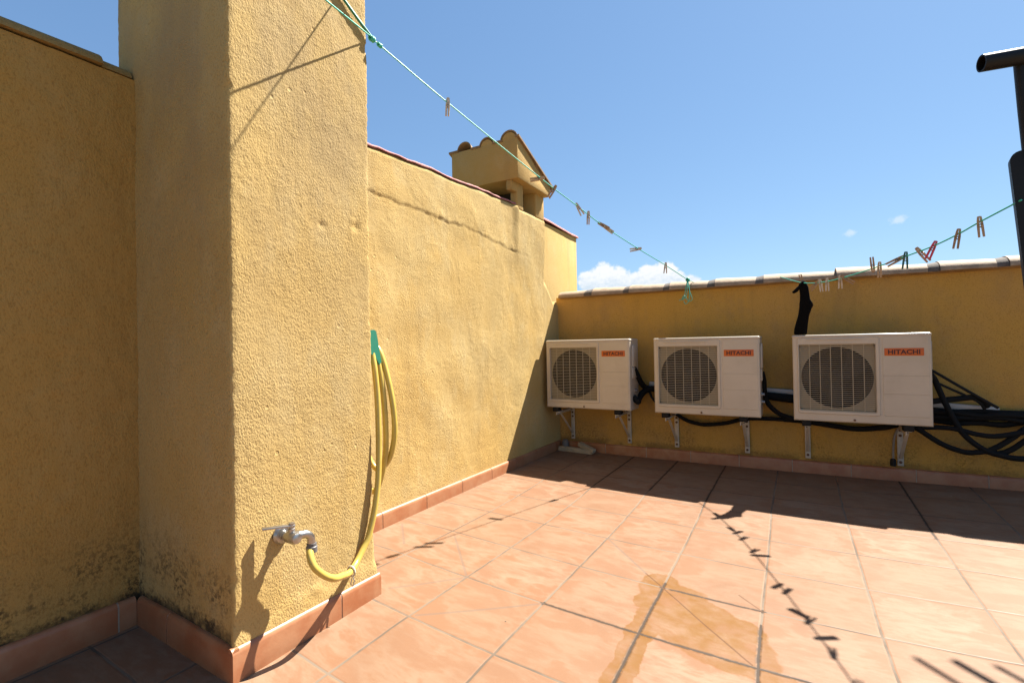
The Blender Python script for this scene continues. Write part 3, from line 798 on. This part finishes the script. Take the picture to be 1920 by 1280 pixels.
pipe('insulated_pipe', 'black pipe sagging under the middle air conditioner and running on to the next one', 'pipe',
     [(.90, 7.78, 1.2), (.97, 7.79, 1.14), (1.19, 7.8, 1.01), (1.40, 7.8, .955), (1.61, 7.8, .94), (2.01, 7.8, 1.0), (2.33, 7.8, 1.10), (2.66, 7.8, 1.135), (3.2, 7.8, 1.14)], .042, M_FOAM, G1)
pipe('insulated_pipe', 'black pipe dropping down the side of the middle air conditioner and turning along the wall', 'pipe',
     [(2.74, 7.4, 2.12), (2.765, 7.5, 1.95), (2.77, 7.6, 1.68), (2.82, 7.65, 1.48), (2.95, 7.7, 1.32), (3.11, 7.72, 1.22), (3.35, 7.76, 1.16), (3.6, 7.8, 1.14)], .048, M_FOAM, G1)
pipe('insulated_pipe', 'fat black foam pipe on the wall between the middle and the sock-side air conditioners', 'pipe',
     [(2.70, 7.84, 1.62), (2.80, 7.85, 1.61), (3.0, 7.85, 1.58), (3.24, 7.85, 1.555), (3.6, 7.86, 1.54), (4.6, 7.86, 1.5), (5.4, 7.86, 1.45)], .078, M_FOAM, G1)
pipe('insulated_pipe', 'black pipe sagging under the air conditioner with the sock', 'pipe',
     [(3.1, 7.8, 1.14), (3.4, 7.8, 1.13), (3.83, 7.8, 1.08), (4.29, 7.8, 1.03), (4.74, 7.8, 1.085), (5.0, 7.8, 1.17), (5.3, 7.8, 1.2)], .05, M_FOAM, G1)
rb = random.Random(4)
for i, (y_, z_, r_, l_) in enumerate([(7.88, 1.45, .050, 'uppermost wavy black pipe of the bundle running along the wall towards the black stand'),
                              (7.78, 1.40, .044, 'foremost thin black pipe of the bundle running along the wall towards the black stand'),
                              (7.90, 1.36, .055, 'thickest black pipe, deep in the bundle running along the wall'),
                              (7.80, 1.32, .045, 'front lower black pipe of the bundle running along the wall'),
                              (7.88, 1.25, .048, 'lowest level black pipe of the bundle running along the wall')]):
    w_ = [rb.uniform(-.035, .035) for _ in range(7)]
    pipe('insulated_pipe', l_, 'pipe', [(5.15, y_, z_+.05), (5.5, y_, z_+w_[0]), (5.8, y_-.03, z_+w_[1]), (6.1, y_, z_+w_[2]), (6.4, y_-.02, z_+w_[3]+.01), (6.75, y_, z_+w_[4]+.02), (7.4, y_, z_+w_[5]+.03), (9., y_, z_), (12.5, y_, z_)], r_, M_FOAM, G1)
pipe('insulated_pipe', 'black pipe looping down from the unit side and under the bundle, lowest of the loops', 'pipe',
     [(5.36, 7.35, 2.12), (5.44, 7.5, 2.03), (5.52, 7.58, 1.82), (5.65, 7.6, 1.47), (5.83, 7.6, 1.08), (6.09, 7.6, .83), (6.33, 7.6, .745), (6.57, 7.6, .72), (7.0, 7.65, .80), (7.6, 7.75, 1.15)], .047, M_FOAM, G1)
pipe('insulated_pipe', 'black pipe sweeping down from below the unit foot and back up to the bundle', 'pipe',
     [(5.12, 7.7, 1.17), (5.24, 7.62, 1.10), (5.54, 7.6, .88), (5.82, 7.6, .77), (6.0, 7.6, .775), (6.2, 7.62, .84), (6.45, 7.66, 1.03), (6.7, 7.72, 1.25), (7.1, 7.8, 1.4)], .045, M_FOAM, G1)
pipe('insulated_pipe', 'black pipe running nearly level just under the bundle', 'pipe',
     [(5.10, 7.7, 1.16), (5.24, 7.64, 1.145), (5.5, 7.62, 1.165), (5.74, 7.6, 1.155), (6.0, 7.6, 1.085), (6.25, 7.6, 1.07), (6.58, 7.62, 1.15), (7.2, 7.7, 1.3)], .042, M_FOAM, G1)
pipe('insulated_pipe', 'black pipe branching upward out of the lowest loop', 'pipe',
     [(6.05, 7.66, .80), (6.29, 7.66, .775), (6.45, 7.66, .85), (6.62, 7.66, 1.01), (6.9, 7.7, 1.25), (7.3, 7.8, 1.4)], .044, M_FOAM, G1)
pipe('cable', 'long straight black cable slanting from the unit side down to the pipe bundle', 'cable',
     [(5.33, 7.45, 2.22), (5.46, 7.6, 2.15), (5.88, 7.62, 1.84), (6.30, 7.66, 1.54)], .024, M_RUBBER, k=4)
pipe('cable', 'short black cable slanting under the longer straight one beside the unit', 'cable',
     [(5.36, 7.5, 2.05), (5.52, 7.6, 1.94), (6.03, 7.68, 1.65), (6.15, 7.75, 1.5)], .022, M_RUBBER, k=4)
pipe('insulated_pipe', 'black pipe stub jutting from the unit side into the triangle of cables', 'pipe',
     [(5.30, 7.55, 1.60), (5.5, 7.62, 1.635), (5.8, 7.66, 1.68), (6.03, 7.7, 1.70), (6.2, 7.78, 1.55)], .05, M_FOAM, G1)
def conduit(label, x0, x1, z0, z1, y=7.94):
    m = MB(); a = atan2(z1-z0, x1-x0); L = hypot(x1-x0, z1-z0)
    m.box(0, L, -.03, .05, -.05, .05, .01, 2, Matrix.Translation((x0, y, z0)) @ Matrix.Rotation(-a, 4, 'Y'))
    tag(m.build('conduit', M_CONDUIT, loc=(x0, y, z0)), label, 'conduit', 'white cable conduits on the back wall')
conduit('short end of white plastic conduit between the corner and the middle air conditioners', .34, .75, 1.80, 1.775)
conduit('white plastic conduit above the fat black pipe, between the middle and the sock-side units', 2.62, 3.7, 1.72, 1.665)
conduit('white plastic conduit among the black pipes beyond the sock-side unit', 5.4, 6.37, 1.545, 1.475, 7.90)
m = MB(); m.tube(catmull([(5.02, 7.72, 1.14), (4.96, 7.78, 1.09), (4.90, 7.80, .93), (4.875, 7.80, .70), (4.87, 7.80, .48)], 6), .02, 8)
M_TUBE = plain('grey_tube', (.24, .21, .18), .5)
dt = tag(m.build('drain_tube', M_TUBE, loc=(4.87, 7.8, .4)), 'thin grey drain tube hanging beside the bracket nearest the black pipe tangle', 'tube')
m = MB(); m.lathe([(0, 0), (.045, 0), (.05, .03), (.045, .12), (.02, .14)], (4.87, 7.80, .38), 'Z', 12); m.build('end_cap', M_RUBBER, dt)

# ------------------------------------------------------------------ blocks left in the corner
def block(name, label, c, L, wd, h, rz, ry, mat, rx=0):
    m = MB(); bm = bmesh.new(); bmesh.ops.create_cube(bm, size=1); bmesh.ops.subdivide_edges(bm, edges=bm.edges[:], cuts=3, use_grid_fill=True)
    for v in bm.verts: v.co = Vector((v.co.x*L, v.co.y*wd, v.co.z*h))
    bmesh.ops.bevel(bm, geom=[e for e in bm.edges if e.calc_face_angle(0) > 1], offset=.012, segments=1, affect='EDGES')
    for v in bm.verts: v.co += Vector((nz(*v.co, 7), nz(*(v.co+Vector((3, 1, 2))), 7), nz(*(v.co+Vector((9, 1, 5))), 7)))*.006
    m.bm(bm, True, Matrix.Translation(c) @ Matrix.Rotation(R(rz), 4, 'Z') @ Matrix.Rotation(R(ry), 4, 'Y') @ Matrix.Rotation(R(rx), 4, 'X'))
    return tag(m.build(name, mat, loc=c), label, 'block')
block('block', 'long pale block lying on the floor in the corner', (-1.47, 7.74, .125), .92, .15, .115, -5, 0, M_STONE)
block('block', 'shorter pale block leaning across the long one in the corner', (-1.17, 7.72, .215), .48, .13, .10, -16, 16, M_STONE)
m = MB(); m.lathe([(.09, 0), (.085, .20), (.06, .26), (0, .27)], (-1.80, 7.86, zf(-1.8, 7.86)), 'Z', 14)
tag(m.build('mortar_lump', plain('grey_lump', (.17, .15, .14), .9, var=.2, bumps=.6), loc=(-1.80, 7.86, .07)), 'small grey stub standing on the floor right in the corner', 'stub')

# ------------------------------------------------------------------ tap, hose and its hook on the pillar
def make_tap():
    root = thing('tap', 'worn chrome tap with a lever handle low on the pillar', 'tap', (-.69, -.915, 1.07))
    x = -.685; y = -.915; z = 1.07
    m = MB(); m.lathe([(.0, -.02), (.082, -.02), (.085, .0), (.07, .025), (.045, .03), (.042, .05)], (x, y, z), 'X', 24); m.build('flange', M_CHROME, root)
    m = MB(); m.lathe([(.036, 0), (.036, .06), (.052, .065), (.056, .11), (.056, .16), (.046, .19), (.03, .20)], (x+.03, y, z), 'X', 20)
    m.tube(catmull([(x+.13, y+.0, z), (x+.17, y+.05, z+.005), (x+.185, y+.11, z-.0), (x+.19, y+.155, z-.04), (x+.19, y+.165, z-.10)], 6), [.042]*8+[.036]*17, 14)
    m.lathe([(.03, 0), (.03, .04), (.022, .045), (.022, .06)], (x+.14, y, z+.04), 'Z', 14)
    m.build('body', M_CHROME, root)
    m = MB()
    m.box(-.24, .03, -.026, .026, -.009, .009, .006, 2, Matrix.Translation((x+.14, y, z+.105)) @ Matrix.Rotation(R(63), 4, 'Z') @ Matrix.Rotation(R(4), 4, 'Y'))
    m.lathe([(.026, 0), (.026, .03), (.0, .034)], (x+.14, y, z+.098), 'Z', 12)
    m.build('lever', M_CHROME, root)
    m = MB(); m.lathe([(.036, 0), (.05, .005), (.05, .055), (.044, .06), (.044, .085)], (x+.19, y+.168, z-.185), 'Z', 16)
    m.build('hose_coupling', M_GREYP, root)
make_tap()
def make_hose():
    root = thing('garden_hose', 'yellow garden hose looping from the tap up to a green hook', 'hose', (-.6, 0, .5))
    pts = [(-.495, -.760, .93), (-.455, -.795, .87), (-.41, -.784, .776), (-.385, -.697, .675), (-.38, -.597, .61), (-.425, -.474, .568), (-.53, -.286, .502), (-.61, -.13, .515),
           (-.64, -.01, .60), (-.645, .079, .70), (-.648, .15, .87), (-.648, .195, 1.03), (-.655, .25, 1.30), (-.675, .285, 1.6), (-.69, .30, 1.9), (-.715, .315, 2.2), (-.755, .325, 2.48), (-.80, .335, 2.66), (-.84, .345, 2.78),
           (-.95, .36, 2.80), (-1.06, .36, 2.70), (-1.16, .36, 2.35), (-1.2, .37, 1.9), (-1.15, .385, 1.45), (-1.03, .41, 1.16), (-.90, .43, 1.08), (-.80, .44, 1.25), (-.735, .45, 1.55), (-.73, .45, 1.9),
           (-.76, .45, 2.25), (-.81, .445, 2.52), (-.86, .44, 2.72), (-.93, .44, 2.81), (-1.03, .44, 2.72), (-1.12, .45, 2.35), (-1.14, .46, 1.9), (-1.06, .48, 1.5), (-.92, .50, 1.32),
           (-.77, .52, 1.42), (-.69, .53, 1.62), (-.665, .53, 1.85), (-.69, .52, 2.15), (-.76, .51, 2.45), (-.84, .50, 2.68), (-.93, .50, 2.76), (-1.05, .50, 2.6), (-1.2, .48, 2.1), (-1.25, .47, 1.5)]
    m = MB(); m.tube(catmull(pts, 8), .0325, 12); m.build('tube', M_HOSE, root, sharp=70)
    t = MB(); t.tube([(-.555+.050*cos(2*pi*i/14), -.235, .495+.050*sin(2*pi*i/14)) for i in range(15)], .010, 6)
    t.tube([(-.54, -.235, .45), (-.53, -.22, .40), (-.535, -.235, .34), (-.55, -.25, .37), (-.545, -.24, .43)], .006, 5)
    t.build('tie', M_TIE, root)
make_hose()
def make_hook():
    root = thing('hose_hook', 'green plastic hook for the hose at the far edge of the pillar', 'hook', (-.86, .24, 2.7))
    m = MB(); m.box(-.95, -.755, .225, .25, 2.55, 2.96, .008)
    m.build('plate', M_HOOK, root)
    V = [(-.80, .24, 2.93), (-.775, .30, 2.95), (-.765, .60, 2.93), (-.765, .60, 2.66), (-.775, .45, 2.62), (-.80, .24, 2.60)]
    m = MB(); m.prism([(-.775, .245, 2.94), (-.775, .345, 2.95), (-.775, .375, 2.93), (-.775, .45, 2.58), (-.775, .42, 2.55), (-.775, .36, 2.64), (-.775, .245, 2.70)], (-.028, 0, 0))
    m.prism([(-1.02, .255, 2.72), (-.80, .255, 2.72), (-.80, .255, 2.695), (-1.02, .255, 2.695)], (0, .13, .0))
    m.build('arm', M_HOOK, root)
make_hook()

# ------------------------------------------------------------------ clotheslines and pegs
LN1 = [(-.69, .243, 6.229), (-.421, 1.297, 5.859), (.023, 3.04, 5.30), (.251, 3.934, 5.045), (.438, 4.668, 4.835), (.733, 5.827, 4.580), (1.004, 6.888, 4.372), (1.262, 7.88, 4.15)]
LN2 = [(3.056, 7.98, 4.085), (3.471, 7.11, 3.834), (3.766, 6.473, 3.755), (4.014, 5.936, 3.745), (4.361, 5.185, 3.78), (4.657, 4.543, 3.834), (4.855, 4.116, 3.873), (5.017, 3.765, 3.935), (5.137, 3.506, 4.0), (5.35, 3.06, 4.10)]
C1, C2 = catmull(LN1, 12), catmull(LN2, 12)
def at(Cv, y):
    for a, b_ in zip(Cv[:-1], Cv[1:]):
        if min(a.y, b_.y) <= y <= max(a.y, b_.y): return a.lerp(b_, (y-a.y)/(b_.y-a.y))
    return Cv[-1]
def knot(root, p, r, seed, mat):
    rr = random.Random(seed); m = MB(); pts = []
    for i in range(22):
        a = i*1.35; pts.append(Vector(p)+Vector((cos(a)*r*(.6+.4*rr.random()), (i/21-.5)*r*2.6, sin(a)*r*(.7+.4*rr.random()))))
    m.tube(catmull(pts, 3), r*.42, 6); m.build('knot', mat, root, sharp=70)
L1 = thing('clothesline', 'green clothesline running from the pillar over the terrace to the coping', 'clothesline', (-.69, .243, 6.229), 'green clotheslines')
m = MB(); m.tube(C1+[Vector((1.37, 7.97, 4.10)), Vector((1.49, 8.1, 4.10)), ], .0078, 6); m.build('cord', M_CORD, L1, sharp=70)
knot(L1, (-.665, .27, 6.20), .026, 3, M_CORD); knot(L1, (-.64, .36, 6.165), .020, 5, M_CORD)
m = MB(); m.tube([(-.67, .26, 6.21), (-.678, -.127, 6.425), (-.67, -.9, 6.86), (-.66, -1.5, 7.2)], .015, 6); m.tube([(-.665, .25, 6.225), (-.684, -.11, 6.43), (-.68, -.9, 6.84), (-.66, -1.5, 7.2)], .012, 6)
m.build('doubled_cord', M_CORDD, L1, sharp=70)
m = MB(); m.tube([(-.67, .25, 6.22), (-.349, -.628, 5.99), (.33, -2.36, 5.51), (1.4, -5.1, 4.9), (2.2, -7, 4.6), ], .0078, 6); m.build('tail_cord', M_CORD, L1, sharp=70)
knot(L1, (1.262, 7.87, 4.15), .038, 8, M_CORD)
m = MB()
for pts in ([(1.25, 7.80, 4.14), (1.28, 7.72, 3.98), (1.26, 7.70, 3.80), (1.20, 7.68, 3.70), (1.17, 7.68, 3.72), (1.22, 7.68, 3.78), (1.30, 7.70, 3.66), (1.38, 7.70, 3.70), (1.33, 7.72, 3.86), (1.28, 7.80, 4.12)],
            [(1.26, 7.80, 4.12), (1.24, 7.72, 3.92), (1.20, 7.70, 3.74), (1.10, 7.68, 3.68)], [(1.27, 7.8, 4.1), (1.32, 7.72, 3.9), (1.31, 7.70, 3.68), (1.24, 7.7, 3.60), (1.2, 7.7, 3.66)]):
    m.tube(catmull(pts, 6), .0085, 6)
m.build('loose_end', M_CORD, L1, sharp=70)
L2 = thing('clothesline', 'green clothesline sagging from the coping to the black stand, with the sock on it', 'clothesline', (3.056, 7.98, 4.085), 'green clotheslines')
m = MB(); m.tube([Vector((2.95, 8.2, 4.13))]+C2, .0085, 6); m.build('cord', M_CORD, L2, sharp=70)
m = MB(); m.tube([(-.69, .2, 7.06), (.31, .7, 7.46), (1.7, 1.4, 8.02), (4.1, 2.6, 8.98), ], .0078, 6)
tag(m.build('clothesline', M_CORD, loc=(-.69, .2, 7.06)), 'green clothesline tied high on the pillar, its shadow slanting down the plaster', 'clothesline', 'green clotheslines')

def make_peg(mat, open_=9.):
    root = thing('clothes_peg', 'wooden clothes peg', 'clothes peg', (0, 0, 0), 'clothes pegs on the lines', local=True)
    for s_ in (-1, 1):
        # jaw at the top grips the line at z = 0; the two handles spread below
        out = [(0, .075), (.024, .070), (.032, .02), (.036, -.05), (.034, -.11), (.030, -.20), (.004, -.20), (.004, -.06), (.004, -.03), (.007, -.01), (.0, .0), (.003, .03)]
        m = MB()
        a = R(open_*.55)
        V = []
        for x, z in out:
            if z < -.02: x = x+(-.02-z)*math.tan(a)
            V.append((s_*x*.86, -.020, z*.9))
        m.prism(V, (0, .040, 0)); m.build('prong', mat, root)
    m = MB(); m.tube([(.028*cos(2*pi*i/10*2), -.026+.052*i/20, -.045+.018*sin(2*pi*i/10*2)) for i in range(21)], .005, 5); m.build('spring', M_WIRES, root, sharp=70)
    return root
protos = {}
def peg(Cv, y, mat, label, tilt=0, yaw=None, open_=9., up=0., first=[True]):
    key = (mat.name, open_)
    if key not in protos: o = protos[key] = make_peg(mat, open_)
    else: o = copy_tree(protos[key])
    p_ = at(Cv, y)
    ya = atan2(p_.x-3.41, p_.y+3.77) if yaw is None else R(yaw)       # broad side towards the terrace
    o.rotation_euler = (Matrix.Rotation(-ya, 3, 'Z') @ Matrix.Rotation(R(tilt), 3, 'Y')).to_euler()
    o.location = (p_+Vector((0, 0, up)))*S; o['label'] = label; o.scale = (.88, .88, .92)
    return o
peg(C1, 1.32, M_WOODP, 'weathered wooden peg hanging alone nearest the pillar on the long line', 4, open_=2.)
peg(C1, 3.05, M_WOOD, 'wooden peg lying sideways against the sloping edge of the chimney cap', 82, open_=4.)
peg(C1, 3.36, M_WOODB, 'brown wooden peg tilted by the lowest corner of the chimney cap', 35, open_=6.)
peg(C1, 3.95, M_WOODP, 'pale wooden peg with splayed legs just past the chimney, higher of two neighbours', -28, open_=12.)
peg(C1, 4.24, M_WOOD, 'wooden peg hanging straight down just past the chimney, beside the splayed one', 3, open_=2.)
peg(C1, 4.60, M_WOODB, 'brown wooden peg lying along the cord, upper one of an end-to-end pair', -58, open_=3.)
peg(C1, 4.74, M_WOODP, 'wooden peg lying along the cord, lower one of an end-to-end pair', -52, open_=5.)
peg(C1, 5.83, M_WOODP, 'pale wooden peg lying level across the line, alone in clear sky', 84, open_=7.)
peg(C1, 6.89, M_WOOD, 'wooden peg hanging with open legs in front of the cloud', 4, open_=11.)
SOCKY = 7.09
peg(C2, SOCKY, M_WOODB, 'brown wooden peg holding the black sock, sticking up from it', 165, open_=3., up=.0)
peg(C2, 6.62, M_WOODB, 'brown wooden peg askew among the weathered pair right of the sock', 40, open_=7.)
peg(C2, 6.52, M_WOODP, 'weathered whitish peg hanging just right of the sock', -6, open_=3.)
peg(C2, 6.32, M_WOODP, 'small whitish peg with splayed legs, second weathered one from the sock', 0, open_=6.)
peg(C2, 5.96, M_WOODP, 'weathered pale peg with parallel legs in front of the raised coping tile', 0, open_=8.)
peg(C2, 5.86, M_WOODB, 'brown peg slanting off over the pale peg by the raised coping tile', -52, open_=5.)
peg(C2, 5.19, M_WOODB, 'brown wooden peg standing upright across the line, first of a close pair over the coping', 176, open_=2.)
peg(C2, 5.05, M_WOOD, 'lighter wooden peg hanging upright, second of a close pair over the coping', 2, open_=2.)
peg(C2, 4.66, M_WOODB, 'brown wooden peg slanting away from the bottle green one', 62, open_=6.)
peg(C2, 4.56, M_DGREEN, 'bottle green plastic peg with open legs', 4, open_=10.)
peg(C2, 4.33, M_WOOD, 'wooden peg slanting between the green and the red pegs', -33, open_=4.)
peg(C2, 4.11, M_RED, 'red plastic peg tilted on the line', 22, open_=6.)
peg(C2, 3.77, M_WOODB, 'brown wooden peg between the red peg and the one nearest the black stand', 9, open_=5.)
peg(C2, 3.50, M_WOOD, 'wooden peg nearest the black stand', -4, open_=5.)

# black sock: a flattened knitted tube with heel and folded toe
def make_sock():
    p_ = at(C2, SOCKY); d = Vector((.87, -.5, 0)).normalized()        # across the view
    y_ = Vector((.5, .87, 0)).normalized()
    secs = [(.02, .02, .03, .03), (.0, -.02, .075, .04), (.02, -.10, .085, .042), (.03, -.22, .088, .04), (.035, -.32, .095, .04), (.05, -.39, .125, .042), (.055, -.44, .13, .042), (.03, -.52, .115, .04), (.0, -.62, .105, .038),
            (-.03, -.74, .115, .038), (-.055, -.86, .125, .036), (-.065, -.95, .125, .03), (-.065, -.975, .11, .012)]
    m = MB(); V = []; n = 14
    for cx, cz, rx, ry in secs:
        for i in range(n):
            a = 2*pi*i/n; V.append(p_+d*(cx+rx*cos(a))+y_*(ry*sin(a)*(1+.3*nz(cz, i, 1, 3)))+Vector((0, 0, cz+.01*nz(cx, cz*9, i))))
    F = [(s_*n+i, s_*n+(i+1) % n, s_*n+n+(i+1) % n, s_*n+n+i) for s_ in range(len(secs)-1) for i in range(n)]+[tuple(range(n)), tuple(range((len(secs)-1)*n, len(secs)*n))]
    m.add(V, F, True)
    V = []; tsec = [(.0, -.04, .05), (-.06, -.09, .062), (-.12, -.13, .055), (-.165, -.155, .03), (-.18, -.16, .008)]
    for cx, cz, r_ in tsec:
        for i in range(n): a = 2*pi*i/n; V.append(p_+d*(cx+r_*.35*cos(a))+y_*(-.02+.03*sin(a))+Vector((0, 0, cz+r_*cos(a))))
    F = [(s_*n+i, s_*n+(i+1) % n, s_*n+n+(i+1) % n, s_*n+n+i) for s_ in range(len(tsec)-1) for i in range(n)]+[tuple(range(n)), tuple(range((len(tsec)-1)*n, len(tsec)*n))]
    m.add(V, F, True)
    tag(m.build('sock', M_SOCK, loc=p_, sharp=80), 'black sock pegged to the clothesline above an air conditioner corner', 'sock')
make_sock()

# ------------------------------------------------------------------ black stand at the edge of the terrace, and the aerial beyond it
def make_stand():
    root = thing('metal_stand', 'black metal stand with an open pipe handle and a rounded back plate', 'stand', (6.25, 3.15, 0))
    m = MB(); V = rrect(5.275, 6.30, 2.55, 4.60, .10, 6)
    sh = lambda x, z: x+.073*(4.55-z)
    m.prism([(sh(x, z), 3.08, z) for x, z in V], (0.02, .13, 0)); m.build('back_plate', M_BLACK, root)
    m = MB(); m.tube([(5.50, 3.16, 4.45), (5.465, 3.15, 5.0), (5.43, 3.12, 5.54)], .14, 18, True, .6); m.build('stem', M_BLACK, root)
    m = MB()
    a = Vector((5.045, 2.925, 5.49)); c = Vector((6.5, 3.30, 5.56)); ax = (c-a).normalized(); u = ax.orthogonal().normalized(); v_ = ax.cross(u); n = 24; V = []
    for p_, r_ in ((a, .082), (c, .082), (c, .068), (a, .068)):
        for i in range(n): an = 2*pi*i/n; V.append(p_+r_*(cos(an)*u+sin(an)*v_))
    F = [(q*n+i, q*n+(i+1) % n, ((q+1) % 4)*n+(i+1) % n, ((q+1) % 4)*n+i) for q in range(4) for i in range(n)]
    m.add(V, F, True); m.build('handle_pipe', M_BLACK, root)
    m = MB(); m.tube([(6.35, 3.2, 0), (6.30, 3.2, 2.6), (6.2, 3.2, 4.0)], .08, 14); m.box(5.9, 6.8, 2.9, 3.5, -.02, .06, .02); m.build('post', M_BLACK, root)
make_stand()
def make_aerial():
    root = thing('roof_aerial', 'tall roof aerial with thin parallel rods, beyond the black stand', 'aerial', (8.3, 4.6, 0))
    dr = Vector((.70, -.70, .0)); Z = 6.55
    tips = [Vector((4.23+.315*Z, 1.80+.665*Z, Z-.066)), Vector((4.51+.315*Z, 1.905+.665*Z, Z-.066)), Vector((4.80+.315*Z, 1.98+.665*Z, Z-.066))]
    for t_, r_ in zip(tips, (.026, .036, .026)):
        m = MB(); m.tube([t_, t_+dr*2.2], r_, 10); m.build('rod', M_BLACK, root)
    a = tips[0]+dr*1.6; b_ = tips[2]+dr*1.6+(tips[2]-tips[0])*1.2
    m = MB(); m.tube([a, b_], .03, 10); m.build('boom', M_BLACK, root)
    m = MB(); m.tube([(b_.x-.1, b_.y, 0), (b_.x-.1, b_.y, 7.2)], .05, 12); m.build('mast', M_BLACK, root)
make_aerial()

deepen(.75)
# ------------------------------------------------------------------ tidy: drop helper properties
for o in COL.objects:
    for k_ in ('_o', '_loc'):
        if k_ in o: del o[k_]
